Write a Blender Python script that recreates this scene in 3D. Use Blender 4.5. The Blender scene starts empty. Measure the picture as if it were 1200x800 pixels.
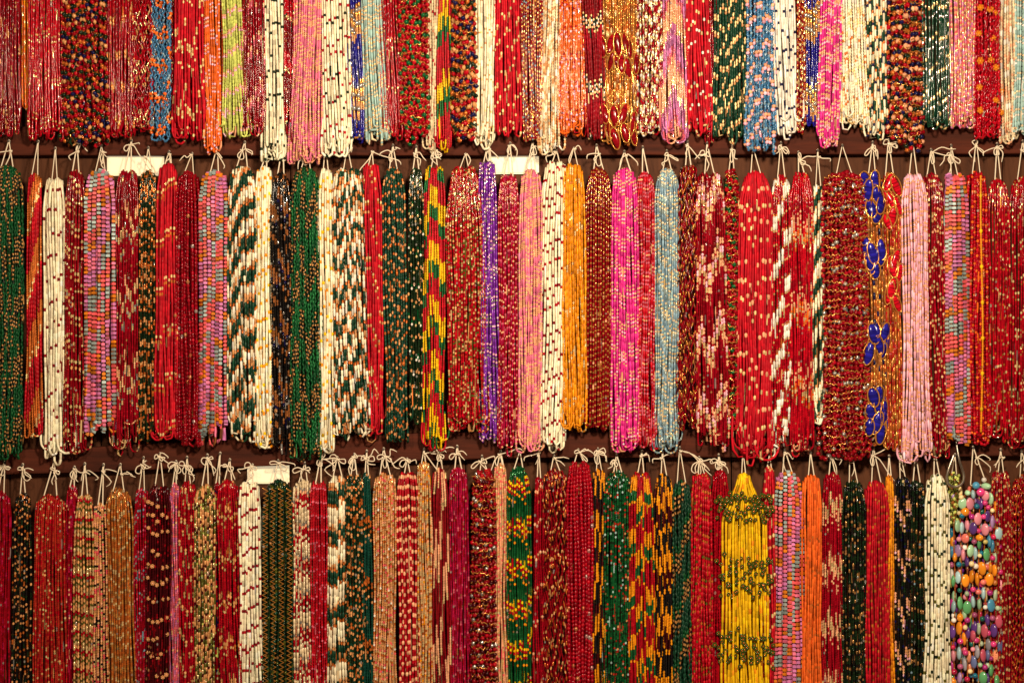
import bpy, math, re
import numpy as np

# ------------------------------------------------------------------ camera, light, exposure
scene = bpy.context.scene
COL = scene.collection
MM = 0.001                      # one unit of the layout below is a millimetre
ZC = 1.50                       # height of the picture's centre above the shop floor
rng = np.random.default_rng(11)

cam_data = bpy.data.cameras.new("camera")
cam = bpy.data.objects.new("camera", cam_data)
COL.objects.link(cam)
cam_data.lens = 60.0
cam_data.sensor_width = 36.0
cam_data.clip_end = 50.0
cam.location = (0.0, -2.02, ZC)
cam.rotation_euler = (math.radians(90), 0, 0)
scene.camera = cam

world = bpy.data.worlds.new("World")
scene.world = world
world.use_nodes = True
bg = world.node_tree.nodes["Background"]
bg.inputs[0].default_value = (1.0, 0.58, 0.33, 1)
bg.inputs[1].default_value = 0.13


def lamp(name, loc, target, power, size, color):
    d = bpy.data.lights.new(name, 'AREA')
    d.shape = 'DISK'
    d.size = size
    d.energy = power
    d.color = color
    o = bpy.data.objects.new(name, d)
    COL.objects.link(o)
    o.location = loc
    v = np.array(target, float) - np.array(loc, float)
    v /= np.linalg.norm(v)
    o.rotation_euler = (math.acos(-v[2]), 0, math.atan2(-v[0], v[1]))
    return o


lamp("ceiling_lamp", (0.20, -1.20, 1.98), (0.12, 0, 1.58), 20.5, 0.14, (1.0, 0.82, 0.60))
lamp("side_lamp", (-0.40, -1.35, 1.98), (-0.1, 0, 1.6), 6.5, 0.11, (1.0, 0.78, 0.53))

vs = scene.view_settings
vs.view_transform = 'Standard'
vs.look = 'None'
vs.exposure = 0.0
vs.gamma = 1.0
scene.cycles.max_bounces = 5
scene.cycles.diffuse_bounces = 3
scene.cycles.glossy_bounces = 2


# ------------------------------------------------------------------ colours
def s2l(c):
    c = c / 255.0
    return c / 12.92 if c <= 0.04045 else ((c + 0.055) / 1.055) ** 2.4


def C(r, g, b, m=0.0):
    return (s2l(r), s2l(g), s2l(b), m)


PAL = {
    'RD': C(164, 9, 26), 'BR': C(186, 12, 32), 'DR': C(130, 8, 20), 'CR': C(150, 8, 28), 'MR': C(66, 8, 14),
    'RB': C(168, 20, 62), 'BK_': C(0, 0, 0), 'RT': C(165, 42, 30), 'RS': C(205, 90, 110),
    'CM': C(248, 236, 204), 'WH': C(238, 230, 216), 'IV': C(226, 204, 166), 'GO': C(214, 146, 70, 0.5), 'PG': C(232, 198, 140, 0.35),
    'DG': C(20, 60, 42), 'GR': C(10, 72, 36), 'GM': C(28, 98, 52, 0.3), 'TE': C(16, 62, 52), 'OL': C(88, 86, 32), 'LG': C(196, 204, 104), 'SG': C(150, 168, 168, 0.15),
    'TN': C(208, 148, 94), 'TG': C(176, 128, 74, 0.3), 'BZ': C(198, 106, 44, 0.35), 'BN': C(140, 84, 44), 'PC': C(236, 168, 128), 'PK': C(230, 116, 152), 'LP': C(250, 182, 202),
    'MG': C(220, 44, 140), 'LV': C(196, 116, 172), 'CO': C(232, 92, 98), 'OR': C(236, 104, 34), 'OA': C(206, 118, 30), 'OY': C(234, 146, 20), 'YE': C(240, 190, 16),
    'BL': C(64, 116, 160), 'RY': C(32, 28, 138), 'AQ': C(160, 194, 190), 'SB': C(120, 150, 168), 'NV': C(20, 20, 66), 'PU': C(118, 44, 158), 'BK': C(22, 20, 20), 'SV': C(200, 196, 190, 0.7),
    'BG': C(22, 40, 22), 'LI': C(186, 100, 150), 'OD': C(74, 78, 26, 0.2), 'OG': C(66, 84, 28, 0.15),
}

# ------------------------------------------------------------------ materials


def new_mat(name):
    m = bpy.data.materials.new(name)
    m.use_nodes = True
    nt = m.node_tree
    return m, nt, nt.nodes["Principled BSDF"]


def bead_mat(name, rough, coat, spec=0.5):
    m, nt, p = new_mat(name)
    a = nt.nodes.new("ShaderNodeAttribute")
    a.attribute_name = "bead"
    nt.links.new(a.outputs["Color"], p.inputs["Base Color"])
    nt.links.new(a.outputs["Alpha"], p.inputs["Metallic"])
    n = nt.nodes.new("ShaderNodeTexNoise")
    n.inputs["Scale"].default_value = 420.0
    tc = nt.nodes.new("ShaderNodeTexCoord")
    nt.links.new(tc.outputs["Object"], n.inputs["Vector"])
    mr = nt.nodes.new("ShaderNodeMapRange")
    mr.inputs["To Min"].default_value = rough * 0.55
    mr.inputs["To Max"].default_value = rough * 1.45
    nt.links.new(n.outputs["Fac"], mr.inputs["Value"])
    nt.links.new(mr.outputs["Result"], p.inputs["Roughness"])
    p.inputs["Specular IOR Level"].default_value = spec
    p.inputs["Coat Weight"].default_value = coat
    p.inputs["Coat Roughness"].default_value = 0.08
    return m


M_SEED = bead_mat("seed_bead", 0.42, 0.0, 0.2)
M_GLASS = bead_mat("glass_bead", 0.13, 0.0, 0.26)
M_THREAD = bead_mat("waxed_thread", 0.62, 0.0, 0.2)
M_STONE = bead_mat("polished_stone", 0.2, 0.6)


def noise_mat(name, c1, c2, scale, rough, stretch=(1, 1, 1), bump=0.2, wave=False):
    m, nt, p = new_mat(name)
    tc = nt.nodes.new("ShaderNodeTexCoord")
    mp = nt.nodes.new("ShaderNodeMapping")
    mp.inputs["Scale"].default_value = stretch
    oi = nt.nodes.new("ShaderNodeObjectInfo")
    add = nt.nodes.new("ShaderNodeVectorMath")
    add.operation = 'ADD'
    nt.links.new(tc.outputs["Object"], add.inputs[0])
    nt.links.new(oi.outputs["Random"], add.inputs[1])
    nt.links.new(add.outputs[0], mp.inputs["Vector"])
    n = nt.nodes.new("ShaderNodeTexNoise")
    n.inputs["Scale"].default_value = scale
    n.inputs["Detail"].default_value = 6
    n.inputs["Roughness"].default_value = 0.65
    nt.links.new(mp.outputs["Vector"], n.inputs["Vector"])
    cr = nt.nodes.new("ShaderNodeValToRGB")
    cr.color_ramp.elements[0].position = 0.3
    cr.color_ramp.elements[1].position = 0.72
    cr.color_ramp.elements[0].color = c1
    cr.color_ramp.elements[1].color = c2
    nt.links.new(n.outputs["Fac"], cr.inputs["Fac"])
    nt.links.new(cr.outputs["Color"], p.inputs["Base Color"])
    b = nt.nodes.new("ShaderNodeBump")
    b.inputs["Strength"].default_value = bump
    b.inputs["Distance"].default_value = 0.002
    nt.links.new(n.outputs["Fac"], b.inputs["Height"])
    nt.links.new(b.outputs["Normal"], p.inputs["Normal"])
    p.inputs["Roughness"].default_value = rough
    return m


M_RAIL = noise_mat("stained_rail_wood", C(52, 23, 14)[:3] + (1,), C(94, 42, 26)[:3] + (1,), 9, 0.75, (1, 6, 9), 0.35)
M_PLANK = noise_mat("old_plank_wood", C(62, 34, 20)[:3] + (1,), C(98, 58, 36)[:3] + (1,), 8, 0.7, (9, 6, 0.8), 0.4)
for _m in (M_RAIL, M_PLANK):
    _m.node_tree.nodes["Principled BSDF"].inputs["Specular IOR Level"].default_value = 0.15
M_CORD = noise_mat("cotton_twine", C(222, 202, 172)[:3] + (1,), C(246, 234, 212)[:3] + (1,), 600, 0.9, (1, 1, 1), 0.3)
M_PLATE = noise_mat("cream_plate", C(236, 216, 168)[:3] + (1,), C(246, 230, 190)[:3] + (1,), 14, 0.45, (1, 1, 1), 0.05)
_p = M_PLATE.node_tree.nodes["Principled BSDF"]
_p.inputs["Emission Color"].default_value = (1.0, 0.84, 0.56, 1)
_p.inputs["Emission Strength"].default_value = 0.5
M_STEEL = noise_mat("worn_steel", C(150, 140, 126)[:3] + (1,), C(205, 196, 180)[:3] + (1,), 90, 0.28, (1, 1, 1), 0.1)
M_STEEL.node_tree.nodes["Principled BSDF"].inputs["Metallic"].default_value = 0.9
M_NAIL = noise_mat("dark_nail_iron", C(70, 62, 56)[:3] + (1,), C(110, 98, 88)[:3] + (1,), 200, 0.5)


# ------------------------------------------------------------------ mesh helpers
def W(px, py, d):
    """layout millimetres (x right, y down, d towards the viewer) to world metres"""
    return ((px - 600.0) * MM, -d * MM, ZC + (400.0 - py) * MM)


class Buf:
    """collects tubes of quads with a colour per face; build() makes ONE mesh object"""

    def __init__(self):
        self.v, self.f, self.c, self.n = [], [], [], 0

    def rings(self, P, N1, N2, R, fcol, K, rot=0.0, cap=True):
        m = len(P)
        a = rot + np.arange(K) * (2 * math.pi / K)
        ca, sa = np.cos(a), np.sin(a)
        V = P[:, None, :] + R[:, None, None] * (ca[None, :, None] * N1[:, None, :] + sa[None, :, None] * N2[:, None, :])
        self.v.append(V.reshape(-1, 3))
        i = (np.arange(m - 1) * K)[:, None]
        k = np.arange(K)[None, :]
        k2 = (k + 1) % K
        q = np.stack([i + k, i + k2, i + K + k2, i + K + k], -1).reshape(-1, 4) + self.n
        self.f.append(q)
        self.c.append(np.repeat(fcol, K, axis=0))
        self.n += m * K

    def raw(self, V, Q, col):
        self.v.append(np.asarray(V, float))
        self.f.append(np.asarray(Q, int) + self.n)
        self.c.append(np.repeat(np.asarray(col, float)[None, :], len(Q), axis=0))
        self.n += len(V)

    def mesh(self, name, mat, origin):
        V = np.concatenate(self.v).copy()
        o = np.array(origin, float)
        Wv = np.empty_like(V)
        Wv[:, 0] = (V[:, 0] - o[0]) * MM
        Wv[:, 1] = -(V[:, 2] - o[2]) * MM
        Wv[:, 2] = -(V[:, 1] - o[1]) * MM
        F = np.concatenate(self.f)
        Cc = np.concatenate(self.c)
        me = bpy.data.meshes.new(name)
        nf = len(F)
        me.vertices.add(len(Wv))
        me.vertices.foreach_set("co", Wv.astype(np.float32).ravel())
        me.loops.add(nf * 4)
        me.loops.foreach_set("vertex_index", F.astype(np.int32).ravel())
        me.polygons.add(nf)
        me.polygons.foreach_set("loop_start", (np.arange(nf) * 4).astype(np.int32))
        me.polygons.foreach_set("use_smooth", np.ones(nf, dtype=bool))
        at = me.attributes.new("bead", 'FLOAT_COLOR', 'FACE')
        at.data.foreach_set("color", Cc.astype(np.float32).ravel())
        me.update(calc_edges=True)
        me.materials.append(mat)
        return me

    def build(self, name, mat, parent, origin, stuff=True):
        o = bpy.data.objects.new(name, self.mesh(name, mat, origin))
        COL.objects.link(o)
        if parent is not None:
            o.parent = parent
        else:
            o.location = W(*origin)
        if stuff:
            o["kind"] = "stuff"
        return o


def frames(P, ref0=(1, 0, 0), ref1=None):
    T = np.gradient(P, axis=0)
    T /= np.linalg.norm(T, axis=1, keepdims=True) + 1e-9
    r0 = np.array(ref0, float)
    if ref1 is None:
        ref = np.repeat(r0[None, :], len(P), 0)
    else:
        t = np.linspace(0, 1, len(P))[:, None]
        t = np.clip((t - 0.15) / 0.7, 0, 1)
        ref = r0 * (1 - t) + np.array(ref1, float) * t
    N1 = ref - (ref * T).sum(1, keepdims=True) * T
    N1 /= np.linalg.norm(N1, axis=1, keepdims=True) + 1e-9
    return N1, np.cross(T, N1)


def transport(P):
    T = np.gradient(P, axis=0)
    T /= np.linalg.norm(T, axis=1, keepdims=True) + 1e-9
    n = np.cross(T[0], (0.31, 0.2, 0.93))
    N1 = np.empty_like(P)
    for i in range(len(P)):
        n = n - n.dot(T[i]) * T[i]
        n /= np.linalg.norm(n) + 1e-9
        N1[i] = n
    return N1, np.cross(T, N1)


def smooth_path(pts, n):
    """Catmull-Rom through the points"""
    p = np.array(pts, float)
    p = np.vstack([2 * p[0] - p[1], p, 2 * p[-1] - p[-2]])
    out = []
    segs = len(p) - 3
    for s in range(segs):
        a, b, c, d = p[s:s + 4]
        t = np.linspace(0, 1, n, endpoint=(s == segs - 1))[:, None]
        out.append(0.5 * ((2 * b) + (-a + c) * t + (2 * a - 5 * b + 4 * c - d) * t ** 2 + (-a + 3 * b - 3 * c + d) * t ** 3))
    return np.vstack(out)


CORDC = np.array(C(232, 214, 184))


def add_tube(buf, pts, r, n=5, K=5, col=CORDC, taper=False):
    P = smooth_path(pts, n) if len(pts) > 2 else np.linspace(pts[0], pts[1], 4).astype(float)
    N1, N2 = transport(P)
    R = np.full(len(P), r)
    R[0] = R[-1] = r * 0.55
    buf.rings(P, N1, N2, R, np.repeat(col[None, :], len(P) - 1, 0), K)


# ------------------------------------------------------------------ bead sequences
TOK = re.compile(r"^([A-Z]{2})(\d*\.?\d+)((?:/[A-Z]{2}\d*\.\d+)*)((?:x\d+|\*\d*\.?\d+)*)$")


def parse(seq, mat='s'):
    """'RD3/GO.2x4*1.2' = four red beads 3 long, 1.2 times as thick, each gold instead with chance 0.2"""
    L, Cn, R, Alt = [], [], [], []
    for t in seq.split():
        m = TOK.match(t)
        if not m:
            raise ValueError(t)
        mult = re.search(r"x(\d+)", m.group(4))
        fat = re.search(r"\*(\d*\.?\d+)", m.group(4))
        alts = [(a[:2], float(a[2:])) for a in m.group(3).split("/")[1:]]
        num, ln = int(mult.group(1)) if mult else 1, float(m.group(2))
        if mat == 'g' and ln >= 5 and not fat and m.group(1) in ('CR', 'DR', 'RD', 'MR', 'BG', 'GM', 'DG', 'GR', 'BR', 'TE'):
            num, ln = num * 2, ln / 2
        if mat == 'g' and 2.8 <= ln <= 4.0 and not fat:
            num, ln = (max(num, round(num * 1.15)) if num > 3 else num), ln * .87
        for _ in range(num):
            L.append(ln)
            Cn.append(PAL[m.group(1)])
            R.append(float(fat.group(1)) if fat else 1.0)
            Alt.append(alts)
    return np.array(L), np.array(Cn), np.array(R), Alt


def lay(seq, total, phase, var, tint, spark=0.0):
    """beads along one strand: start, length, colour, radius factor"""
    L, Cn, R, Alt = seq
    per = L.sum()
    ph = phase % per
    reps = int(total / per) + 3
    Ls = np.tile(L, reps) * rng.uniform(0.93, 1.07, len(L) * reps) * rng.normal(1, 0.018)
    s1 = np.cumsum(Ls) - ph
    s0 = s1 - Ls
    cols = np.tile(Cn, (reps, 1))
    rad = np.tile(R, reps)
    for i, alts in enumerate(Alt):
        if alts:
            idx = np.arange(reps) * len(L) + i
            x = rng.random(reps)
            acc = 0.0
            for nm, pr in alts:
                k = idx[(x >= acc) & (x < acc + pr)]
                cols[k] = PAL[nm]
                acc += pr
    keep = (s0 >= -0.01) & (s1 <= total)
    s0, Ls, cols, rad = s0[keep], Ls[keep], cols[keep].copy(), rad[keep]
    j = np.clip(1 + rng.normal(0, var, len(s0)) + rng.normal(0, .07), .4, 1.7)[:, None] * tint
    cols[:, :3] = np.clip(cols[:, :3] * j, 0, 0.95)
    if spark:
        k = np.nonzero(rng.random(len(s0)) < spark)[0]
        f = rng.uniform(.25, .75, len(k))[:, None]
        cols[k] = cols[k] * (1 - f) + np.array(PAL['TN'] if rng.random() < .75 else PAL['SV']) * f
        cols[k, 3] = np.maximum(cols[k, 3], .3)
    return s0, Ls, cols, rad


def bead_tube(buf, P, r, s0, Ls, cols, rad, K, ref1, joint=0.58, wob=0.12, coarse=False, bugk=2.9, rot=None):
    seg = np.linalg.norm(np.diff(P, axis=0), axis=1)
    S = np.concatenate([[0], np.cumsum(seg)])
    N1, N2 = frames(P, (1, 0, 0), ref1)
    r_b = r * rad * rng.uniform(1 - wob, 1 + wob, len(rad))
    bug = Ls > bugk * r_b
    # ring stations
    st, rr, fc = [], [], []
    n = len(s0)
    ja = np.minimum(r_b, np.concatenate([[r], r_b[:-1]])) * joint
    a_s, a_r = s0, ja
    m1 = np.where(bug, s0 + np.minimum(0.14 * Ls, r_b * 0.6), s0 + 0.5 * Ls)
    m2 = s0 + Ls - np.minimum(0.14 * Ls, r_b * 0.6)
    ball = (~bug) & (r_b >= 2.0) & (Ls >= 3.4) if not coarse else np.zeros(n, bool)
    if coarse:
        bug = np.zeros(n, bool)
        m1 = s0 + 0.5 * Ls
    cnt = np.where(bug, 3, np.where(ball, 4, 2))
    off = np.concatenate([[0], np.cumsum(cnt)])
    tot = off[-1] + 1
    st = np.empty(tot)
    rr = np.empty(tot)
    st[off[:-1]] = a_s
    rr[off[:-1]] = a_r
    st[off[:-1] + 1] = m1
    rr[off[:-1] + 1] = r_b
    b = np.nonzero(bug)[0]
    st[off[b] + 2] = m2[b]
    rr[off[b] + 2] = r_b[b]
    b = np.nonzero(ball)[0]
    for q, (fs, fr) in enumerate(((.18, .84), (.5, 1.0), (.82, .84))):
        st[off[b] + 1 + q] = s0[b] + fs * Ls[b]
        rr[off[b] + 1 + q] = r_b[b] * fr
    rr[off[b]] *= 0.75
    st[-1] = s0[-1] + Ls[-1]
    rr[-1] = r_b[-1] * joint
    fc = np.repeat(cols, cnt, axis=0)

    def at(A):
        return np.stack([np.interp(st, S, A[:, k]) for k in range(3)], 1)
    buf.rings(at(P), at(N1), at(N2), rr, fc, K, rot=(rng.uniform(0, 6.28) if K > 4 else rng.uniform(-0.35, 0.35)) if rot is None else rot + rng.uniform(-.25, .25))


# ------------------------------------------------------------------ things
def empty(name, px, py, d, label=None, cat=None, group=None):
    o = bpy.data.objects.new(name, None)
    o.empty_display_size = 0.01
    COL.objects.link(o)
    o.location = W(px, py, d)
    if label:
        o["label"] = label
        o["category"] = cat
    if group:
        o["group"] = group
    return o


def sm(x):
    x = np.clip(x, 0, 1)
    return x * x * (3 - 2 * x)


HANK_END = [0]
NAILS = {1: [], 2: [], 3: []}
ROWGROUP = {1: "bead necklace hanks of the top row", 2: "bead necklace hanks of the middle row", 3: "bead necklace hanks of the bottom row"}
NAILY = {1: lambda x: -66, 2: lambda x: 170, 3: lambda x: float(np.interp(x, [0, 300, 600, 1200], [541, 536, 529, 526]))}


def hanging_cord(root, org, row, cx, yt, wid, D0, dome, bow, nail=None):
    nx, ny = nail if nail else (cx + rng.uniform(-2.5, 2.5), NAILY[row](cx) + rng.uniform(-8, 9))
    ny = min(ny, yt - 14)
    dx = max(2.0, min(9.0, wid * rng.uniform(0.15, 0.26)))
    dn = 8.0
    b = Buf()
    u = 2 * dx / max(wid, 1)
    drop = dome * (1 - math.sqrt(max(0.0, 1 - u * u))) + 3
    l, r_ = cx - dx, cx + dx
    ya = yt + drop - 1

    def leg(x, f):
        return (nx + (x - nx) * f, ny + (ya - ny) * f, dn + (D0 + 1.5 - dn) * f)
    pts = [leg(l, .06), leg(l, .12), leg(l, .5), leg(l, .9), (l, ya, D0 + 1.2), (l + 1.2, ya + 3, D0),
           (cx, yt + 5, D0), (r_ - 1.2, ya + 3, D0), (r_, ya, D0 + 1.2), leg(r_, .9), leg(r_, .5), leg(r_, .12), (nx + 0.9, ny + 0.6, dn), (nx, ny - 0.7, dn), (nx - 0.9, ny + 0.6, dn)]
    add_tube(b, pts, rng.uniform(.62, .85), 3, 5)
    cord = b.build("hanging_cord", M_CORD, root, org, stuff=False)
    NAILS[row].append((nx, ny))
    if bow == 'n':
        return
    kb = Buf()
    side = rng.choice([-1, 1])
    kf = rng.uniform(.05, .45)
    kx, ky, kd = nx + side * (dx * kf + .3), ny + (yt - ny) * kf, dn + (D0 - dn) * kf + 2.0
    add_tube(kb, [(kx - 1.6, ky - 1.2, kd), (kx, ky + 0.6, kd + 1.2), (kx + 1.6, ky - 0.4, kd + 0.2), (kx + 0.2, ky + 1.8, kd - 0.6), (kx - 1.4, ky + 0.4, kd + 0.8)], 1.0, 4, 5)
    if bow == 'b':
        base = rng.uniform(-0.9, 0.9)
        for sgn in (-1, 1):
            ang = base + (math.pi if sgn < 0 else 0) + rng.uniform(-0.6, 0.6)
            ln, wd = rng.uniform(4, 11.5), rng.uniform(1.4, 4.2)
            ux, uy = math.cos(ang), math.sin(ang)
            if rng.random() < 0.25:
                uy = abs(uy) + 0.4
            px_, py_ = -uy, ux
            add_tube(kb, [(kx, ky, kd), (kx + ux * ln * .45 + px_ * wd * .8, ky + uy * ln * .45 + py_ * wd * .8, kd + 2), (kx + ux * ln * .9 + px_ * wd * .7, ky + uy * ln * .9 + py_ * wd * .7 + 1, kd + 2.5),
                          (kx + ux * ln, ky + uy * ln + 1.5, kd + 2), (kx + ux * ln * .8 - px_ * wd * .8, ky + uy * ln * .8 - py_ * wd * .8 + 1, kd + 1), (kx, ky + 0.5, kd + 1)], 0.75, 3, 4)
    for t in range(2 if bow != 's' else 1):
        ang = rng.uniform(0.1, math.pi - 0.1) if rng.random() < .75 else rng.uniform(-0.6, 0.3)
        ln = rng.uniform(8, 20) if bow != 'l' else rng.uniform(22, 40)
        ux, uy = math.cos(ang), math.sin(ang)
        add_tube(kb, [(kx, ky, kd), (kx + ux * ln * .4 + rng.normal(0, 2), ky + uy * ln * .3 - 1 + rng.normal(0, 2), kd + 2.5), (kx + ux * ln * .8 + rng.normal(0, 3), ky + uy * ln * .75 + rng.normal(0, 2), kd + 3), (kx + ux * ln * .95 + rng.uniform(-2, 2), ky + uy * ln + 3, kd + 2)], 0.75, 3, 4)
    if rng.random() < .35:
        w_, h_ = rng.uniform(2, 5), rng.uniform(8, 16)
        add_tube(kb, [(kx, ky, kd), (kx - w_, ky + h_ * .5, kd + 2), (kx - w_ * .4, ky + h_, kd + 2.6), (kx + w_ * .6, ky + h_ * .9, kd + 2.4), (kx + w_ * .5, ky + h_ * .4, kd + 1.6), (kx + .4, ky, kd + .8)], 0.7, 3, 4)
    kb.build("bow" if bow == 'b' else "knot", M_CORD, cord, org, stuff=False)


def hank(row, x0, x1, yt, yb, pitch, seq, label, ph='r', j=3.0, flare=1.0, lean=0.0, d=None, rf=1.0, wig=None, spread=12, loop=(1.5, 3.5),
         mat='s', dome=None, top=0.74, tl=40, var=0.17, bow=None, K=None, wob=1.8, joint=0.52, each=None, deep=None, fill=True, nail=None, rope=1.0, dens=1.12, tint=None, extra=None, spark=None, bugk=2.9, rot=None, flat=False):
    if row == 1:
        yt = -40 + rng.uniform(-4, 4)
    if row == 3 and yb is None:
        yb = 830 + rng.uniform(-8, 8)
    wid = x1 - x0
    cx = 0.5 * (x0 + x1)
    w0 = wid / 2 - pitch * 0.25 + rng.uniform(-.3, .7)
    hump = rng.random() < 0.4 and wid > 20 and dome is None and top > .6
    if top == 0.74:
        top = rng.uniform(.64, .84)
    dome = dome if dome is not None else min(0.42 * wid, 14)
    D0 = 15.0 + (d if d is not None else rng.uniform(-2.5, 2.5))
    Dh = deep if deep is not None else min(0.30 * wid, 9.0) + 1.0
    if pitch < 4.3:
        pitch *= 0.9
    r = pitch * 0.47 * rf
    org = (cx, yt, D0)
    flare = flare * rng.uniform(.98, 1.1) if flare == 1.0 else flare
    lean = lean + rng.uniform(-2, 2)
    root = empty("necklace_hank", cx, yt, D0, label, "necklace", ROWGROUP[row])
    sq = parse(seq, mat)
    nf = max(3, int(round(wid / pitch * dens)))
    M = {'s': M_SEED, 'g': M_GLASS, 't': M_THREAD}[mat]
    if K is None:
        K = 4 if pitch < 3.8 else 5
    if each is None:
        each = pitch >= 4.6
    tint = np.array(tint if tint else (1, 1, 1))
    front, inner = Buf(), Buf()
    nrope = max(1, round(wid / 9.0))
    rphase = rng.uniform(0, 6.28)
    H = yb - yt
    HANK_END[0] = yb
    clus = [rng.random()]
    for q in range(40):
        clus.append((clus[-1] + (1 if q % 2 else -1) * rng.uniform(.22, .5)) % 1.0)
    wa = [rng.uniform(0, 6.28) for _ in range(3)]

    def xw(u, V):
        t = (V - yt) / H
        w = w0 * (top + (1 - top) * sm((V - yt) / tl)) * (1 + (flare - 1) * sm((V - (yb - 110)) / 110))
        return cx + lean * (t - 0.5) + u * w

    for layer in range(3):
        n = [nf, max(2, nf - 1), max(2, int(nf * 0.45))][layer]
        if layer and not fill:
            break
        for i in range(n):
            u = -1 + 2 * (i + 0.5) / n + rng.normal(0, 0.16 / n)
            u = float(np.clip(u, -1, 1))
            c_ = math.sqrt(max(0.05, 1 - u * u * 0.92))
            if layer == 0:
                dd = Dh * c_ + rope * 1.1 * math.cos(rphase + u * math.pi * nrope) + rng.normal(0, 0.7)
            elif layer == 1:
                dd = Dh * c_ - pitch * 0.95 + rng.normal(0, 0.5)
            else:
                dd = -Dh * c_ * 0.7
            uu = 2 * abs(u) - 1 if hump else u
            vt = yt + dome * (.75 if hump else 1) * (1 - math.sqrt(max(0, 1 - uu * uu))) * (1 if not hump or abs(u) > .5 else .55) + rng.uniform(0, 1.2) + 3.5 * rng.random() ** 3 + layer * 1.0
            ru = rng.uniform(loop[0], loop[1] * 1.5)
            vb = yb - ru - 1.25 * spread * rng.random() ** 1.5 + (rng.uniform(3, 11) if rng.random() < .06 else 0) - (4 if layer else 0) * rng.random()
            phi = rng.uniform(0.05, math.pi - 0.05)
            ux, ud = math.cos(phi), -math.sin(phi)
            if rng.random() < abs(u) * 1.1:
                ux = -abs(ux) * (1 if u > 0 else -1)
            if layer == 2:
                ud = 1.0 * abs(ud)
            # control path
            step = 7.0 if layer == 0 else 16.0
            V = np.arange(vt + 7, vb, step)
            if len(V) < 4:
                continue
            t = (V - yt) / H
            p1, p2 = rng.uniform(0, 6.28, 2)
            wn = wob * (0.5 + 0.9 * t) * (0.75 * np.sin(V / 61.0 + wa[0] + u * 2) + 0.5 * np.sin(V / 27.0 + p1)) * (1 - 0.4 * abs(u))
            X = xw(u, V) + wn
            Dd = D0 + dd * (0.62 + 0.38 * sm((V - yt) / tl)) + 0.5 * np.sin(V / 33.0 + p2)
            x_t = float(xw(u, np.array(vt)))
            sg = -1.0 if layer < 2 else 1.0
            head = np.array([(x_t, vt + 12, D0 + sg * Dh * 0.4), (x_t, vt + 3, D0 + sg * Dh * 0.3), (x_t, vt, D0), (x_t, vt + 2.2, D0 + dd * 0.45)])
            xe, de = X[-1], Dd[-1]
            th = np.linspace(0, math.pi, 7)[1:]
            U = np.stack([xe + ux * ru * (1 - np.cos(th)), vb + ru * np.sin(th) * 1.15, de + ud * ru * (1 - np.cos(th))], 1)
            tail = np.array([U[-1] + (0.3 * ux, -9, -0.6), U[-1] + (-0.4 * ux, -22, -2.2), U[-1] + (-1.5 * ux, -40, -4.5)])
            P = np.vstack([head, np.stack([X, V, Dd], 1), U, tail])
            if layer < 2:
                Pd = smooth_path(P, 3)
            else:
                Pd = P
            if wig and layer < 2:
                s_ = np.concatenate([[0], np.cumsum(np.linalg.norm(np.diff(Pd, axis=0), axis=1))])
                n_ = int(s_[-1] / 2.2)
                sd = np.linspace(0, s_[-1], n_)
                Pd = np.stack([np.interp(sd, s_, Pd[:, k]) for k in range(3)], 1)
                pw = rng.uniform(0, 6.28)
                env = np.clip(sd / 20, 0, 1)
                Pd[:, 0] += env * wig[0] * np.sin(sd / wig[1] * 6.283 + pw)
                Pd[:, 2] += env * 0.6 * wig[0] * np.cos(sd / wig[1] * 6.283 * 0.5 + pw)
            tot = np.linalg.norm(np.diff(Pd, axis=0), axis=1).sum()
            # pattern phase
            base = -12 + (vt - yt)
            k = (u + 1) / 2 * nf
            kind, val = ph[0], float(ph[1:] or 0)
            if kind == 'd':
                f = val * k
            elif kind == 'v':
                f = -val * abs(k - nf / 2)
            elif kind == 'w':
                f = val * abs(((k * 4.0 / nf) % 2) - 1) * nf / 4
            elif kind == 'c':
                f = clus[int(k / max(1.0, val or 2.4)) % len(clus)] * sq[0].sum()
            elif kind == 'r':
                f = rng.uniform(0, sq[0].sum())
            else:
                f = 0.0
            f += base + rng.normal(0, j)
            s0, Ls, cols, rad = lay(sq, tot, f, var, tint, (.035 if mat == "g" and not each else 0.0) if spark is None else spark)
            if len(s0) < 3:
                continue
            # frame reference normal to the bottom turn
            r1 = (-ud, 0.0, ux)
            if r1[0] < 0:
                r1 = (-r1[0], 0, -r1[2])
            if layer == 0:
                if each:
                    b = Buf()
                    bead_tube(b, Pd, r, s0, Ls, cols, rad, K, r1, joint, bugk=bugk, rot=rot)
                    ob = b.build("strand", M, root, org, stuff=False)
                    if flat:
                        ob.data.polygons.foreach_set("use_smooth", np.zeros(len(ob.data.polygons), dtype=bool))
                else:
                    bead_tube(front, Pd, r, s0, Ls, cols, rad, K, r1, joint, bugk=bugk, rot=rot)
            else:
                # inner strands: the same beads, told apart less finely
                g = 12.0 if layer == 1 else 26.0
                m = int(tot / g)
                c0 = (np.arange(m) + 0.5) * g
                ii = np.clip(np.searchsorted(s0, c0) - 1, 0, len(s0) - 1)
                bead_tube(inner, Pd, r * 1.02, np.arange(m) * g, np.full(m, g), cols[ii], np.clip(rad[ii], 0.7, 1.2), 3, r1, 0.8, coarse=True)
    if front.n:
        front.build("strands", M, root, org)
    if inner.n:
        inner.build("inner_strands", M, root, org)
    if bow is None:
        bow = rng.choice(['b', 'b', 'k', 's', 'n', 'l'], p=[.2, .08, .3, .17, .13, .12])
    hanging_cord(root, org, row, cx + (-lean / 2), yt, wid * top, D0, dome, bow, nail)
    if extra:
        extra(root, org, cx, wid, D0, Dh)
    return root


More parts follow.
